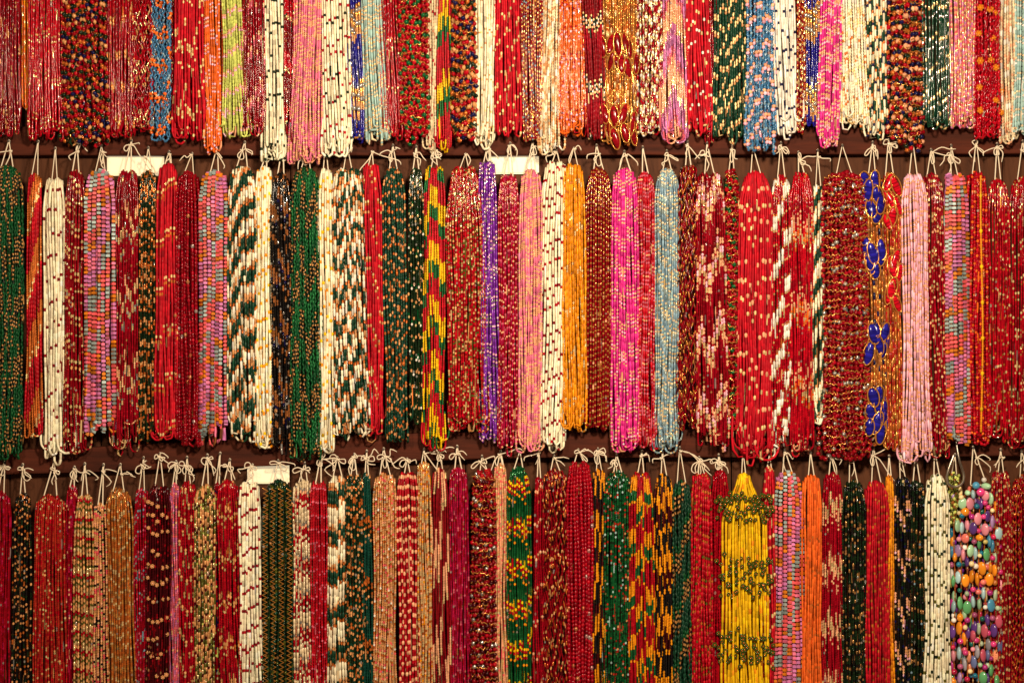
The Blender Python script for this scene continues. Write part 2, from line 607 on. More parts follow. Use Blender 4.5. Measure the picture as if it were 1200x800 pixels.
# ------------------------------------------------------------------ small pieces shared by many
def lobe(buf, c, r, col, n=6, m=4, sq=(1, 1, 1)):
    """small faceted ball of quads"""
    th = np.linspace(0.08, math.pi - 0.08, m + 1)
    P = np.stack([np.zeros(m + 1), -np.cos(th) * r * sq[1], np.zeros(m + 1)], 1) + np.array(c, float)
    R = np.sin(th) * r
    N1 = np.tile((sq[0], 0, 0), (m + 1, 1)).astype(float)
    N2 = np.tile((0, 0, sq[2]), (m + 1, 1)).astype(float)
    buf.rings(P, N1, N2, R, np.repeat(np.array(col)[None, :], m, 0), n)


_cache = {}


def flower_mesh(key, petal, centre, r):
    if key in _cache:
        return _cache[key]
    b = Buf()
    for k in range(6):
        a = k * math.pi / 3
        lobe(b, (math.cos(a) * r * .62, math.sin(a) * r * .62, 0.2 * (k % 2)), r * .42, petal, 5, 3)
    lobe(b, (0, 0, 0.5), r * .4, centre, 5, 3)
    _cache[key] = b.mesh("flower", M_GLASS, (0, 0, 0))
    return _cache[key]


def put(name, me, parent, org, x, y, d, rot=(0, 0, 0), scale=1.0):
    o = bpy.data.objects.new(name, me)
    COL.objects.link(o)
    o.parent = parent
    o.location = ((x - org[0]) * MM, -(d - org[2]) * MM, -(y - org[1]) * MM)
    o.rotation_euler = rot
    o.scale = (scale,) * 3 if np.isscalar(scale) else scale
    return o


def flowers(key, petal, centre, r, spots, lift=1.2):
    def f(root, org, cx, wid, D0, Dh):
        me = flower_mesh(key, PAL[petal], PAL[centre], r)
        for x, y in spots:
            u = (x - cx) / (wid / 2)
            d = D0 + Dh * math.sqrt(max(0.05, 1 - min(1, u * u))) + lift + rng.uniform(-.6, .8)
            put("flower", me, root, org, x, y, d, (rng.uniform(-.4, .4), rng.uniform(0, 6.28), rng.uniform(-.4, .4)), rng.uniform(.85, 1.1))
    return f


def petal_mesh(key, col, hw, hh):
    """leaf of stacked bugle beads inside a loop of gold wire beads"""
    if key in _cache:
        return _cache[key]
    b = Buf()
    n = int(hh * 2 / 2.3)
    y = np.linspace(-hh, hh, 2 * n + 1)
    prof = np.sqrt(np.clip(1 - (y / (hh * 1.04)) ** 2, 0.02, 1)) * hw
    R = prof * np.where(np.arange(2 * n + 1) % 2 == 0, 0.86, 1.0)
    P = np.stack([0.8 * np.sin(y / hh * 1.4), y, np.zeros_like(y)], 1)
    cols = np.repeat(np.array(PAL[col])[None, :], 2 * n, 0)
    cols[:, :3] *= rng.uniform(0.45, 1.5, (2 * n, 1))
    b.rings(P, np.tile((1.0, 0, 0), (2 * n + 1, 1)), np.tile((0, 0, 0.45), (2 * n + 1, 1)), R, cols, 8)
    t = np.linspace(0, 2 * math.pi, 22)
    loop = [((hw + .8) * math.sin(a), -(hh + 1.2) * math.cos(a), 0.7 + .3 * math.sin(3 * a)) for a in t]
    add_tube(b, loop, 0.75, 2, 5, np.array(PAL['GO']))
    _cache[key] = b.mesh("petal", M_GLASS, (0, 0, 0))
    return _cache[key]


def petals(key, col, spots, hw=4.2, hh=11):
    def f(root, org, cx, wid, D0, Dh):
        for x, y in spots:
            v = rng.integers(0, 2)
            me = petal_mesh(key + str(v), col, hw * (1 - .12 * v), hh * (1 + .15 * v))
            u = (x - cx) / (wid / 2)
            d = D0 + Dh * math.sqrt(max(0.05, 1 - min(1, u * u))) + 1.5 + rng.uniform(-1, 1.2)
            put("petal", me, root, org, x + rng.normal(0, 1), y + rng.normal(0, 1.5), d, (rng.uniform(-.15, .15), rng.uniform(-.45, .45), u * 0.6 + rng.uniform(-.3, .3)), rng.uniform(.85, 1.12))
    return f


def zone(x0, x1, nx, y0, y1, ny, jx=1.2, jy=3):
    return [(x0 + (x1 - x0) * (i + .5 * (k % 2) + .25) / nx + rng.normal(0, jx), y0 + (y1 - y0) * (k + .5) / ny + rng.normal(0, jy)) for k in range(ny) for i in range(nx)]


def waves(root, org, cx, wid, D0, Dh):
    """gold wire that winds across the balls from strand to strand"""
    b = Buf()
    y = org[1] + 9
    yend = HANK_END[0] - 8
    k = 0
    while y < yend:
        x = -wid / 2 + 2 + rng.uniform(0, 3)
        while x < wid / 2 - 4:
            n = int(rng.integers(5, 13))
            xs = x + np.arange(n) * 2.0
            xs = xs[xs < wid / 2 - 1]
            if len(xs) > 3:
                u = np.clip(xs / (wid / 2), -1, 1)
                yy = y + 2.6 * np.abs(np.sin(xs * math.pi / 5.2 + k)) * 1.4 - 2 + 2.0 * np.sin(xs / 9.0 + k) + rng.normal(0, .5, len(xs))
                dd = D0 + Dh * np.sqrt(np.maximum(.08, 1 - u * u * .92)) + 2.6 + .5 * np.sin(xs * 1.3)
                P = np.stack([cx + xs, yy, dd], 1)
                N1, N2 = transport(P)
                b.rings(P, N1, N2, np.full(len(P), .62), np.repeat(np.array(PAL['GO'])[None, :], len(P) - 1, 0), 4)
            x += n * 2.0 + rng.uniform(0, 4)
        y += rng.uniform(7.5, 10.5)
        k += 1
    b.build("gold_wire", M_GLASS, root, org)


def rows_of(x0, x1, n, ys, slope=0.0, jy=1.0):
    return [(x0 + (x1 - x0) * (i + .5) / n + rng.normal(0, .5), y + slope * abs(i - (n - 1) / 2) + rng.normal(0, jy)) for y in ys for i in range(n)]


def yellow_strand(root, org, x, d):
    b = Buf()
    V = np.arange(206, 508, 6.0)
    P = np.stack([x + 1.2 * np.sin(V / 50), V, np.full_like(V, d)], 1)
    s0, Ls, cols, rad = lay(parse("OY3x7*.85 YE5*1.25 OY3x5*.85"), 300, 0, .1, 1)
    bead_tube(b, P, 1.7, s0, Ls, cols, rad, 6, (1, 0, 0))
    b.build("yellow_strand", M_SEED, root, org, stuff=False)


def zigzag(root, org, cx, wid, d):
    for k in range(4):
        x = cx + wid * (-.36 + .24 * k)
        b = Buf()
        V = np.arange(572, 826, 2.7)
        P = np.stack([x + np.where(np.arange(len(V)) % 2 == 0, -2.7, 2.7) + .6 * np.sin(V / 40 + k), V, np.full_like(V, d + 1.6 - 2.2 * abs(k - 1.5) / 1.5 * .8)], 1)
        N1, N2 = transport(P)
        b.rings(P, N1, N2, np.full(len(V), 1.0), np.repeat(np.array(PAL['GO'])[None, :], len(V) - 1, 0), 4)
        b.build("zigzag_chain", M_GLASS, root, org, stuff=False)


# ------------------------------------------------------------------ the setting: plank wall and two rails
def box_mesh(name, sx, sy, sz, mat, bev=0.0015, bend=None):
    import bmesh
    bm = bmesh.new()
    bmesh.ops.create_cube(bm, size=1.0)
    for v in bm.verts:
        v.co = (v.co.x * sx, v.co.y * sy, v.co.z * sz)
    bmesh.ops.bevel(bm, geom=list(bm.edges), offset=bev, segments=2, affect='EDGES')
    me = bpy.data.meshes.new(name)
    bm.to_mesh(me)
    bm.free()
    me.materials.append(mat)
    return me


wall = bpy.data.objects.new("wall", None)
COL.objects.link(wall)
wall.location = W(600, 400, -22.5)
wall["kind"] = "structure"
px = -260.0
while px < 1460:
    wdt = rng.uniform(84, 124)
    me = box_mesh("plank", (wdt - 1.6) * MM, 0.016, 1.6, M_PLANK)
    o = bpy.data.objects.new("plank", me)
    COL.objects.link(o)
    o.parent = wall
    o.location = ((px + wdt / 2 - 600) * MM, rng.uniform(-.001, .001), rng.uniform(-.02, .02))
    px += wdt
# a dark board behind the planks closes the joints
me = box_mesh("backing_board", 1.9, 0.01, 1.7, M_PLANK)
o = bpy.data.objects.new("backing_board", me)
COL.objects.link(o)
o.parent = wall
o.location = (0, 0.016, 0)


def rail(tops, bots, label):
    """a straight or slightly bent timber between the given edge points (x, y)"""
    xs = [t[0] for t in tops]
    cx, cy = 600.0, 0.5 * (np.interp(600, xs, [t[1] for t in tops]) + np.interp(600, [t[0] for t in bots], [t[1] for t in bots]))
    b = Buf()
    n = 60
    X = np.linspace(-230, 1430, n)
    T = np.interp(X, xs, [t[1] for t in tops]) + rng.normal(0, .25, n)
    B = np.interp(X, [t[0] for t in bots], [t[1] for t in bots]) + rng.normal(0, .25, n)
    prof = [(0, 2, 0), (0, 0.6, -0.5), (0, 0, -2.0), (0, 0, -14.0), (1, 0, -14.0), (1, 0, -2.0), (1, -0.6, -0.5), (1, -2, 0)]
    V = []
    for x, t, bo in zip(X, T, B):
        for side, oy, d in prof:
            V.append((x, (bo if side else t) + oy, d))
    K = len(prof)
    Q = [(i * K + k, i * K + (k + 1) % K, (i + 1) * K + (k + 1) % K, (i + 1) * K + k) for i in range(n - 1) for k in range(K)]
    e = (n - 1) * K
    Q += [(7, 6, 5, 4), (7, 4, 3, 0), (0, 3, 2, 1), (e + 4, e + 5, e + 6, e + 7), (e + 0, e + 3, e + 4, e + 7), (e + 1, e + 2, e + 3, e)]
    b.raw(V, [q[::-1] for q in Q], (1, 1, 1, 0))
    o = b.build("rail", M_RAIL, None, (cx, cy, 0), stuff=False)
    for p in o.data.polygons:
        p.use_smooth = False
    o["label"] = label
    o["category"] = "wooden rail"
    o["group"] = "wooden rails the necklaces hang from"
    return o, (cx, cy, 0)


RAILS = {
    1: rail([(0, -94), (1200, -96)], [(0, -58), (1200, -60)], "dark wooden rail above the top row, its necklaces hanging down from it"),
    2: rail([(0, 146), (1200, 147)], [(0, 180), (600, 180), (1200, 178)], "dark brown wooden rail behind the loops of the top row"),
    3: rail([(-200, 534), (0, 529), (320, 514), (600, 505), (1400, 501)], [(-200, 563), (0, 558), (320, 547), (600, 538), (1400, 535)], "dark brown wooden rail under the middle row, sloping slightly at left"),
}


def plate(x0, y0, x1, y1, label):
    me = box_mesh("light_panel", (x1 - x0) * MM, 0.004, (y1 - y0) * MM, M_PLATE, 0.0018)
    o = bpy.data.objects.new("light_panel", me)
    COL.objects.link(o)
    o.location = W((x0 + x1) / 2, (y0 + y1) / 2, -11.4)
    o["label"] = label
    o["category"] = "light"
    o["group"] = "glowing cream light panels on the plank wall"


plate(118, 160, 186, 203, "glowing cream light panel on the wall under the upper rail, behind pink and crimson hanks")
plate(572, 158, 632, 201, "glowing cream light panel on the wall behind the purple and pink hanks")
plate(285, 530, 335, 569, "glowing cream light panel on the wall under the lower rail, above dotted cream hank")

# ------------------------------------------------------------------ top row, left to right
BLUEF = "BL3x4 BL3*1.3 PC3.5*1.5 OR3.5*1.5 PC3*1.4 BL3x5*1.1"
hank(1, -14, 23, 0, 160, 3.0, "DR3x9 CR3x6 DR3/TN.35x4 CR3x7 TN2.6/DR.5x2", "crimson hank with pale gold flecks at the left edge of the top row", j=20, spread=22, mat='g')
hank(1, 22, 37, 0, 131, 3.0, "OR3x5 OR3/PG.6x2 OY3x2", "narrow orange hank tucked between two red ones at the upper left corner", j=20, d=-4, mat='g')
hank(1, 33, 74, 0, 164, 3.2, "BR3.2x10 BR4*1.3 TN2.2 BR4*1.3 PG2.2 BR4*1.3", "bright red hank with short gold bars and big glossy beads at its foot", 'd0', 8, spread=26, mat='g', flare=1.1)
CRYS = "RD4.6*1.2 BZ1.0*.4 BG4.6*1.2 BZ1.0*.4 DR4.6*1.2 BZ1.0*.4 BZ4.6*1.1 BZ1.0*.4 RD4.6*1.2 BZ1.0*.4 BG4.6*1.2 BZ1.0*.4 NV4.6*1.2 BZ1.0*.4 TN4.6*1.05 BZ1.0*.4 DR4.6*1.2 BZ1.0*.4"
hank(1, 71, 127, 0, 171, 5.2, CRYS, "wide hank of red, green, tan and navy wired balls, top row left", 'd3', 9, wig=(1.3, 15), mat='g', spread=14, wob=1.5, flare=1.06)
hank(1, 124, 159, 0, 162, 3.2, "CR3x9 RD3x8 TN3.2*1.2 BZ3.2*1.3 TN3.2*1.2 RD3x6", "deep red hank scattered with tan flower beads, right of the wired ball hank", 'c2.2', 4, spread=20, mat='g')
hank(1, 154, 181, 0, 152, 3.0, "RD3x8 PG2.6x2 RD3x4 TN3x2 DR3x4", "red hank with wavy gold and tan beads beside the steel blue hank", 'r', 10, wig=(1.2, 14), d=-2, mat='g', spread=16)
hank(1, 177, 201, 0, 165, 4.0, "BL3.4x8 BL3.4/SB.5x3 OR4*1.35 TN3 OR4*1.3", "slim steel blue hank with tan and orange flower beads, top row", 'c2', 3, wig=(1.4, 9), mat='g', spread=14, K=5)
hank(1, 198, 214, 0, 150, 3.0, "DR3x6 RD3x3 PG2.5 DR3x5", "dark red hank half hidden between steel blue and bright red ones", 'r', 10, wig=(1.2, 12), d=-5, mat='g', spread=20)
hank(1, 204, 239, 0, 164, 3.4, "BR6x8 PG3.2*1.15 TN3*1.1 PG3*1.1 BR5x3 PG3*1.1", "bright red hank with diagonal gold flecks and splayed loops, beside orange one", 'c2.2', 4, flare=1.22, spread=20, loop=(3, 7), mat='t', joint=.8)
hank(1, 238, 261, 0, 180, 3.4, "OR9 OR2.2 LP2.4*1.12 OR2.2 PC2.4*1.12 OR2.2 LP2.4*1.12 OR9", "light orange hank with pale pink spacer beads and a narrow knotted tail", 'c3', 1, spread=26, mat='s', flare=.8, spark=0)
hank(1, 261, 287, 0, 163, 3.4, "LG4.5x4 PC2.6*1.15 LP2.4*1.1", "lime green hank with pale pink spacer beads", 'd1', 2.5, flare=1.45, spread=18, lean=8)
hank(1, 283, 313, 0, 160, 3.2, "DR3.2x8 CR3.2x6 PC2.8*1.05x2 RS3x3", "dark red hank with strands of rosy pink beads, right of the lime one", 'd9', 18, mat='g', spread=24)
CRDOT = "CM6x8 GR3.6*1.2 CM6x5"
hank(1, 305, 332, 0, 190, 3.8, "CM6x6 BG3.4*1.2 CM6x4 BG3.2*1.15 CM6x3", "long cream hank with only dark green dots and wide loose loops", 'c1.3', 4, mat='t', joint=.85, spread=16, loop=(2.5, 5), flare=1.1)
hank(1, 330, 351, 0, 169, 3.0, "DR3x9 BR3x6 PG2.5/BG.5x2 DR3x4", "narrow dark red hank between dotted cream and pink hanks, top row", 'r', 16, d=-3, mat='g')
hank(1, 341, 380, 0, 192, 3.6, "PK8 PK2.2 PC2.5*1.12 PK2.2 PC2.5*1.12 PK2.2 PC2.5*1.12 PK2.2 PC2.5*1.12 PK2.2 PC2.5*1.12 PC2.5*1.1 PC2.5*1.1", "pink hank ribbed with rows of peach beads, flaring at the foot, top row", 'c3', .8, flare=1.12, spread=24, loop=(2, 4), lean=-5, spark=0)
hank(1, 378, 411, 0, 184, 3.8, "CM6x6 RD3.4*1.15 CM6x4 BG3.4*1.15 CM6x4 RD3.4*1.2", "cream hank with mixed red and green dots, left of the royal blue hank", 'c1.3', 4, mat='t', joint=.85, spread=16, loop=(2.5, 5.5), flare=1.15, lean=5)
ROYAL = "RY3.4x13 RY3.2/SV.3x3 GO3x2 SV5*1.6 GO3x2 TN3x2 SV5.5*1.7 GO3 TN3x3"
hank(1, 403, 428, 0, 161, 4.0, ROYAL, "royal blue hank with gold and silver lozenges beside pale aqua hank", 'a', 3, lean=6, mat='g', spread=10)
hank(1, 425, 453, 0, 167, 3.6, "AQ8 AQ2.2 IV2.4*1.12 AQ2.2 PG2.4*1.12 AQ2.2 IV2.4*1.12 AQ2.2 IV2.4*1.12", "pale aqua hank with cream and gold ring beads, next to royal blue, top row", 'c3', .8, flare=1.15, lean=8, spread=16, spark=0)
hank(1, 442, 471, 0, 161, 3.2, "RD3.2x9 RD4*1.25x2 PG2.2 RD3.2x5", "red hank with small gold bars, left of the red and green ball hank", 'd0', 8, lean=8, spread=22, mat='g', d=-1)
hank(1, 466, 504, 0, 162, 5.2, "RD5.2*1.25 BZ1.0*.4 RD5*1.25 BZ1.0*.4 RD5*1.2 BZ1.0*.4 GM5.5*1.3 BZ1.0*.4", "hank of red and leaf green balls bound with wavy gold wire, top row", 'd4', 5, wig=(1.2, 15), mat='g', spread=14, extra=waves)
hank(1, 500, 513, 0, 182, 3.0, "IV4x8 RD3.6*1.3 IV4x5 PC3", "thin ivory strands with single red beads beside the flame patterned hank", 'r', 10, spread=30, top=.9)
FLAME = "BR3x13 YE3x9 GM3x7"
hank(1, 509, 531, 0, 178, 3.2, "BR3x14 YE3x7 GM3x6", "flame patterned red, yellow and green hank in the top row", 'v7', 6, spread=20, loop=(2, 4), top=.9)
hank(1, 529, 559, 0, 166, 5.0, "TN5.2*1.15 BZ1.0*.4 RD5*1.25 BZ1.0*.4 NV5*1.3 BZ1.0*.4 BZ5*1.15 BZ1.0*.4 BG5*1.25 BZ1.0*.4 RD5*1.25 BZ1.0*.4", "hank of tan, red, navy and green wired balls beside the flame patterned one", 'a', 7, wig=(1.2, 15), mat='g', spread=14, extra=waves)
hank(1, 556, 581, 0, 174, 3.8, "CM7x5 PG2.4*1.05 CM5x3 TN2.2", "plain cream hank with a few faint gold rings, top row centre", 'c2.2', 4, mat='t', joint=.85, spread=18, loop=(2.5, 5), flare=1.15, lean=-2)
hank(1, 579, 613, 0, 161, 3.4, "BR6x7 PG3.4*1.2 TN3 BR5x3 PG3*1.15", "bright red hank with loose gold flecks, right of the plain cream one, top row", 'c2.2', 4, mat='t', joint=.8, spread=22)
hank(1, 610, 639, 0, 167, 3.4, "DR3x2 PG2.2/SB.4 CR3 TN2.4 DR3 GO2.2", "finely speckled maroon and gold hank with a bunched foot, top row", 'r', 10, mat='g', flare=.8, spread=22)
hank(1, 633, 657, 0, 181, 3.8, "IV3.4/TN.3x6*1.1 WH8 IV3.4/TN.4x4*1.1", "ivory hank ringed with tan beads, ending in a knotted foot", 'c2', 1, flare=1.15, lean=-6, spread=18, spark=0)
hank(1, 654, 686, 0, 161, 3.6, "OR3.6x4 PC3*1.15 OR3.2x2 RD3 OR3 LP2.8*1.15", "deep orange hank speckled with pale pink beads, top row", 'd2', 8, mat='g', spread=14, loop=(2, 5), lean=3)
hank(1, 681, 709, 0, 164, 3.4, "CR6x4 DR6x6 PG2.6*1.1 BG3 SV2.6 PC3*1.2 BG2.6 PG2.6", "crimson hank with two bands of tiny gold and green flowers, top row", 'a', 4, spread=20, mat='s', lean=5)
hank(1, 706, 748, 0, 170, 3.4, "BZ9/GO.4 PG7/GO.6 BN8/GO.6", "gold bugle hank with two belts of dark red petals, top row", 'r', 10, mat='g', spread=22, loop=(2, 5),
     extra=petals('pr', 'DR', zone(708, 746, 5, 42, 88, 2) + zone(708, 746, 5, 128, 164, 2), 4.3, 11))
hank(1, 745, 779, 0, 160, 4.0, "PG4*1.1 WH4*1.1 PG4 DR4 RD4 DR3", "checked hank of white gold and dark red beads, top row", 'd6', 2, mat='g', spread=14, wig=(.6, 9))
hank(1, 773, 807, 0, 166, 3.4, "LI3x5 LV7x2 RS3x4 PC3.2*1.1x9 PG3x2", "shimmering lilac and rose hank with peach chevrons, top row", 'v6', 4, mat='g', spread=12, loop=(3, 6), lean=4)
hank(1, 804, 833, 0, 160, 3.4, "BR6x8 PG4*1.25 BR6x3 WH3.4*1.15", "bright red hank with loose pale gold dots beside lilac hank, top row", 'c1.3', 4, mat='t', joint=.85, spread=22, loop=(2.5, 5), lean=4)
hank(1, 826, 841, 0, 166, 3.0, "CR3x10 DR3x5 RS3/PG.5x2", "narrow dark crimson hank hidden between bright red and dark green ones, top row", 'r', 14, d=-5, mat='g')
hank(1, 836, 876, 0, 161, 3.8, "DG7x3 PG4*1.15x2 DG6x2 PG4*1.1 TN3.5*1.1", "wide dark green hank checked with pale gold beads, top row", 'd10', 5, mat='s', spread=12, flare=1.1)
hank(1, 873, 911, 0, 177, 4.4, "BL3.6x3 SB3.6 BL3.6x3 PC4*1.35 LP4*1.3", "wide sky blue hank with rows of pink flower beads", 'c2.6', 2, mat='g', wig=(.7, 8), spread=18, K=5, each=False)
hank(1, 906, 933, 0, 158, 3.6, "WH7x6 NV3.4*1.2 WH7x3 NV3.2*1.15", "white hank sprinkled with navy dots, top row", 'c1.3', 4, mat='t', joint=.85, spread=14, loop=(2, 4), lean=5)
hank(1, 926, 947, 0, 157, 4.0, "DR4 PG4*1.1 DR4*1.1 BZ3.4", "slim dark red and gold braided hank beside the white one with navy dots", 'v3', 1.2, mat='g', wig=(.7, 8), spread=12)
hank(1, 942, 963, 0, 149, 3.8, ROYAL, "slim royal blue hank with gold lozenges beside the magenta hank", 'a', 4, lean=4, mat='g', spread=12)
hank(1, 958, 987, 0, 173, 3.6, "MG9 MG2.2 PC2.5*1.12 MG2.2 LP2.5*1.12 MG2.2 PC2.5*1.12 MG2.2 PC2.5*1.12 PC2.5 LP2.5*1.1", "magenta hank with peach ring beads ending in a knot, top row", 'c3', .8, flare=.9, lean=-4, spread=30, loop=(2, 4), spark=0)
hank(1, 983, 1017, 0, 152, 3.6, "CM3.4/PG.35x7*1.08 WH8 CM3.4/BZ.2x6*1.08", "cream hank ringed closely with gold beads, top row right", 'c2', 1, lean=5, spread=16, loop=(2, 4.5), flare=1.08, spark=0)
hank(1, 1008, 1041, 0, 160, 3.8, "CM8x2 PG3.5*1.1 DG6x2 BZ3.5*1.1 CM8 TN3 NV3.4*1.15", "cream and dark green hank with gold joints and navy dots, top row", 'c1.3', 4, lean=3, spread=22, mat='s')
hank(1, 1039, 1084, 0, 168, 5.2, "RD5.2*1.25 BZ1.0*.4 NV5*1.25 BZ1.0*.4 PC5.5*1.25 BZ1.0*.4 DR5*1.25 BZ1.0*.4 BG5*1.25 BZ1.0*.4 BZ5*1.15 BZ1.0*.4", "wide hank of dark red, navy, green and peach wired balls, top row right", 'd4', 8, wig=(1.2, 15), mat='g', spread=14, extra=waves)
hank(1, 1079, 1114, 0, 153, 3.8, "DG6x3 PG4.5*1.1 DG4x2 SV3.4 DG4", "dark green hank with thin white gold checks, right of the wired ball hank", 'c2.2', 4, spread=14, mat='g', lean=2)
hank(1, 1110, 1144, 0, 150, 4.0, "RS3.4 PC2.8*1.1 CO3.4 PG2.6 LV3 PK3.4 TN2.8", "rose, coral and gold speckled hank, top row near the right edge", 'r', 5, mat='g', spread=14, loop=(2, 4.5))
hank(1, 1140, 1176, 0, 162, 4.2, "BR4*1.1 RD4 BR4*1.05 RD4*1.1", "glossy red hank dotted with orange bead flowers, top row right", 'r', 3, mat='g', spread=16, K=5, each=False, wig=(.8, 8),
     extra=flowers('of', 'OA', 'OY', 4.2, [(1148, 10), (1146, 40), (1159, 12), (1165, 16), (1162, 46), (1148, 72), (1166, 80), (1160, 72), (1147, 103), (1166, 118), (1148, 130), (1174, 106), (1173, 132)]))
hank(1, 1170, 1194, 0, 168, 3.8, "IV3.4/PC.4x6*1.08 WH7 IV3.4x3*1.05", "pale pinkish ivory hank with gold rings at the upper right", 'c2', 1, spread=18, loop=(2, 4), lean=-2, spark=0)
hank(1, 1187, 1222, 0, 158, 3.6, "AQ6x2 IV2.6*1.1 AQ4 WH2.6*1.1", "pale aqua hank with ivory rings at the right edge, top row", 'd2', 5, spread=16)

# ------------------------------------------------------------------ middle row, left to right
hank(2, -12, 28, 193, 538, 3.4, "GR5x8 TG2.4 BG3/BK.5 TG2.2 BG3 TG2.4 BG2.6 TG2.2 BK3 TG2.4/BG.4 BG3 TG2.2 BG3 TG2.4 BG3 TG2.2/BG.4", "dark green hank with gold chain sections at the left edge, middle row", 'c2', 8, wig=(.9, 8), spread=22, bow='l')
hank(2, 30, 50, 202, 513, 3.2, "BR5x4 RD5x5 BZ3x10 PG3/BZ.5x4", "slim bright red hank with diagonal gold stretches, second from left, middle row", 'd9', 4, spread=14, loop=(2, 4), bow='n')
hank(2, 50, 76, 207, 537, 3.8, "CM7x3 CM5 DR3.8*1.3 CM6x3 CM5", "cream hank with square dark red dots, middle row near left edge", 'c1.3', 4, mat='t', joint=.88, spread=14, loop=(3, 7), flare=1.1)
hank(2, 74, 101, 198, 530, 3.6, "DR6x3 CR5x2 PG4*1.1 DR4 TN4*1.1 DR5x2 PG3", "dark red hank with gold checks, right of the cream one with square dots", 'c1.3', 4, mat='g', spread=20, loop=(2.5, 6))
SQUARE = " ".join(" ".join([f"{c}3.8 BN1.0*.42"] * n) for c, n in (("PK", 3), ("LV", 4), ("OA", 2), ("SG", 4), ("CO", 4), ("OA", 1), ("PK", 2), ("SG", 3), ("CO", 3), ("OA", 2), ("LV", 2)))
hank(2, 97, 137, 199, 515, 5.4, SQUARE, "hank of square pink, grey, coral and orange beads, left one of the middle row", 'd19', 8, rf=1.16, dens=1.0, mat='s', K=4, bugk=.9, rot=.785, flat=True, wob=.9, var=.2, each=True, spread=20, joint=.7, bow='k')
hank(2, 135, 163, 198, 525, 3.2, "CR3x12 DR3x6 PC3/PG.5x4 CR3x4 SV2.6/PG.5x3", "crimson hank with pale sparkling flecks between square beads and dark green", 'c2.2', 4, mat='g', spread=24, loop=(2.5, 6))
hank(2, 161, 186, 198, 519, 3.6, "BG4x2 TN3.2/BZ.5*1.05x2 BG4/BZ.2x2 BZ3*1.05 BG3/TN.3", "blackish green hank with dull gold beads, left of the bright red gold-barred one", 'd9', 7, mat='g', spread=16)
hank(2, 183, 209, 190, 514, 3.4, "BR7x6 PG3.4*1.1 BR3 BZ3.4*1.1 BR5", "bright red hank with clustered gold bars beside the garnet ball hank", 'd2', 5, mat='t', joint=.85, spread=10, loop=(4, 8))
hank(2, 205, 237, 200, 523, 4.4, "DR4.4 CR4.4 DR4.4*1.05", "plain garnet red hank of round glass balls, middle row left", 'r', 2, mat='g', spread=16, K=6, each=False)
hank(2, 232, 268, 199, 523, 5.2, SQUARE, "hank of square pink, grey and orange beads beside the cream-green one", 'd23', 10, rf=1.16, dens=1.0, mat='s', K=4, bugk=.9, rot=.785, flat=True, wob=.9, var=.2, each=True, spread=26, joint=.8, bow='k')
CGB = "CM9/WH.3 CM6/TN.4 TN4/BZ.5*1.05 DG8 DG7/CM.12 BZ4/TN.5*1.05"
hank(2, 266, 301, 193, 511, 3.7, CGB, "dark green and cream hank with slanting gold joints, left of the yellow-dotted cream", 'd5', 4, mat='s', spread=18, loop=(2.5, 5))
hank(2, 298, 320, 194, 525, 3.6, "CM7x4 OY4.2*1.35 CM6x3 YE3.8*1.3", "cream hank with yellow dots beside the black and silver hank", 'c1.3', 4, mat='t', joint=.88, spread=14, loop=(3, 6), flare=1.1)
hank(2, 317, 342, 201, 525, 3.7, "BK4x6 BK3/SV.4x3 BN4*1.1x3 SV3/BN.6 NV4*1.2 BK5*1.5 SV3 BK4x2 BN4x2", "black hank with silver rings and brown beads, middle row", 'v4', 5, mat='g', spread=20)
hank(2, 339, 377, 195, 539, 3.5, "GM5x5 GR5x4 TG2.4 BG3 TG2.2 BG3 TG2.4 BG2.6 TG2.2 BK3 TG2.4/BG.4 BG3 TG2.2 BG3 TG2.4 BG3", "emerald green hank with gold chain sections between two yellow-dotted cream hanks", 'c2.4', 8, wig=(.9, 8), spread=26, loop=(2.5, 6))
hank(2, 372, 392, 196, 530, 3.6, "CM7x4 YE4.2*1.35 CM6x4 OY3.8*1.3", "slim cream hank with yellow dots, left of the banded green and cream hank", 'c1.3', 4, mat='t', joint=.88, spread=14, loop=(3, 6), flare=1.15)
hank(2, 390, 432, 196, 511, 3.8, "WH9/CM.5 TN4/BZ.5*1.05 DG8/CM.1 DG6/TN.3 BZ4/TN.3*1.05 CM6/TN.2", "wide hank banded white, gold and dark green, middle row", 'c2.2', 6, mat='s', spread=16, flare=1.1, lean=6)
hank(2, 424, 449, 190, 510, 3.4, "BR7x5 PG3*1.05 BZ3 BR6 TN3*1.05 BR7x2", "bright red hank with thin gold rings, right of the white and green banded one", 'c2.2', 4, mat='t', joint=.85, spread=16, lean=6, loop=(3, 6))
hank(2, 449, 478, 195, 518, 3.7, "DG5x2 BZ3.4/TN.4*1.05 DG5/BZ.2 TE4 TN3.4/BZ.4*1.05 DG4/TN.2", "dark bottle green hank dotted with bronze beads, middle row centre", 'd6', 5, mat='s', spread=18, loop=(2.5, 5), lean=5)
hank(2, 477, 497, 195, 497, 3.6, "BG5x4 GR4 PG3.4/WH.4 BG4x3 TN4", "narrow blackish green hank with white sparks, left of the flame patterned hank", 'r', 10, mat='g', spread=18)
hank(2, 495, 522, 193, 527, 3.4, "BR3x9 YE3x8 GM3x5", "flame patterned red, yellow and green hank in the middle row", 'v7', 5, spread=14, loop=(2.5, 5), joint=.6)
hank(2, 522, 571, 194, 506, 3.6, "RT2.8/TN.3/OL.2 RD2.6/PG.3 RD2.8/OL.3 BR2.6/TN.35 DR2.6/PG.2", "wide red hank flecked with gold and olive, right of the flame patterned hank", 'c2.2', 4, mat='g', spread=12, loop=(2, 4), lean=4, flare=1.03, tl=80, top=.62)
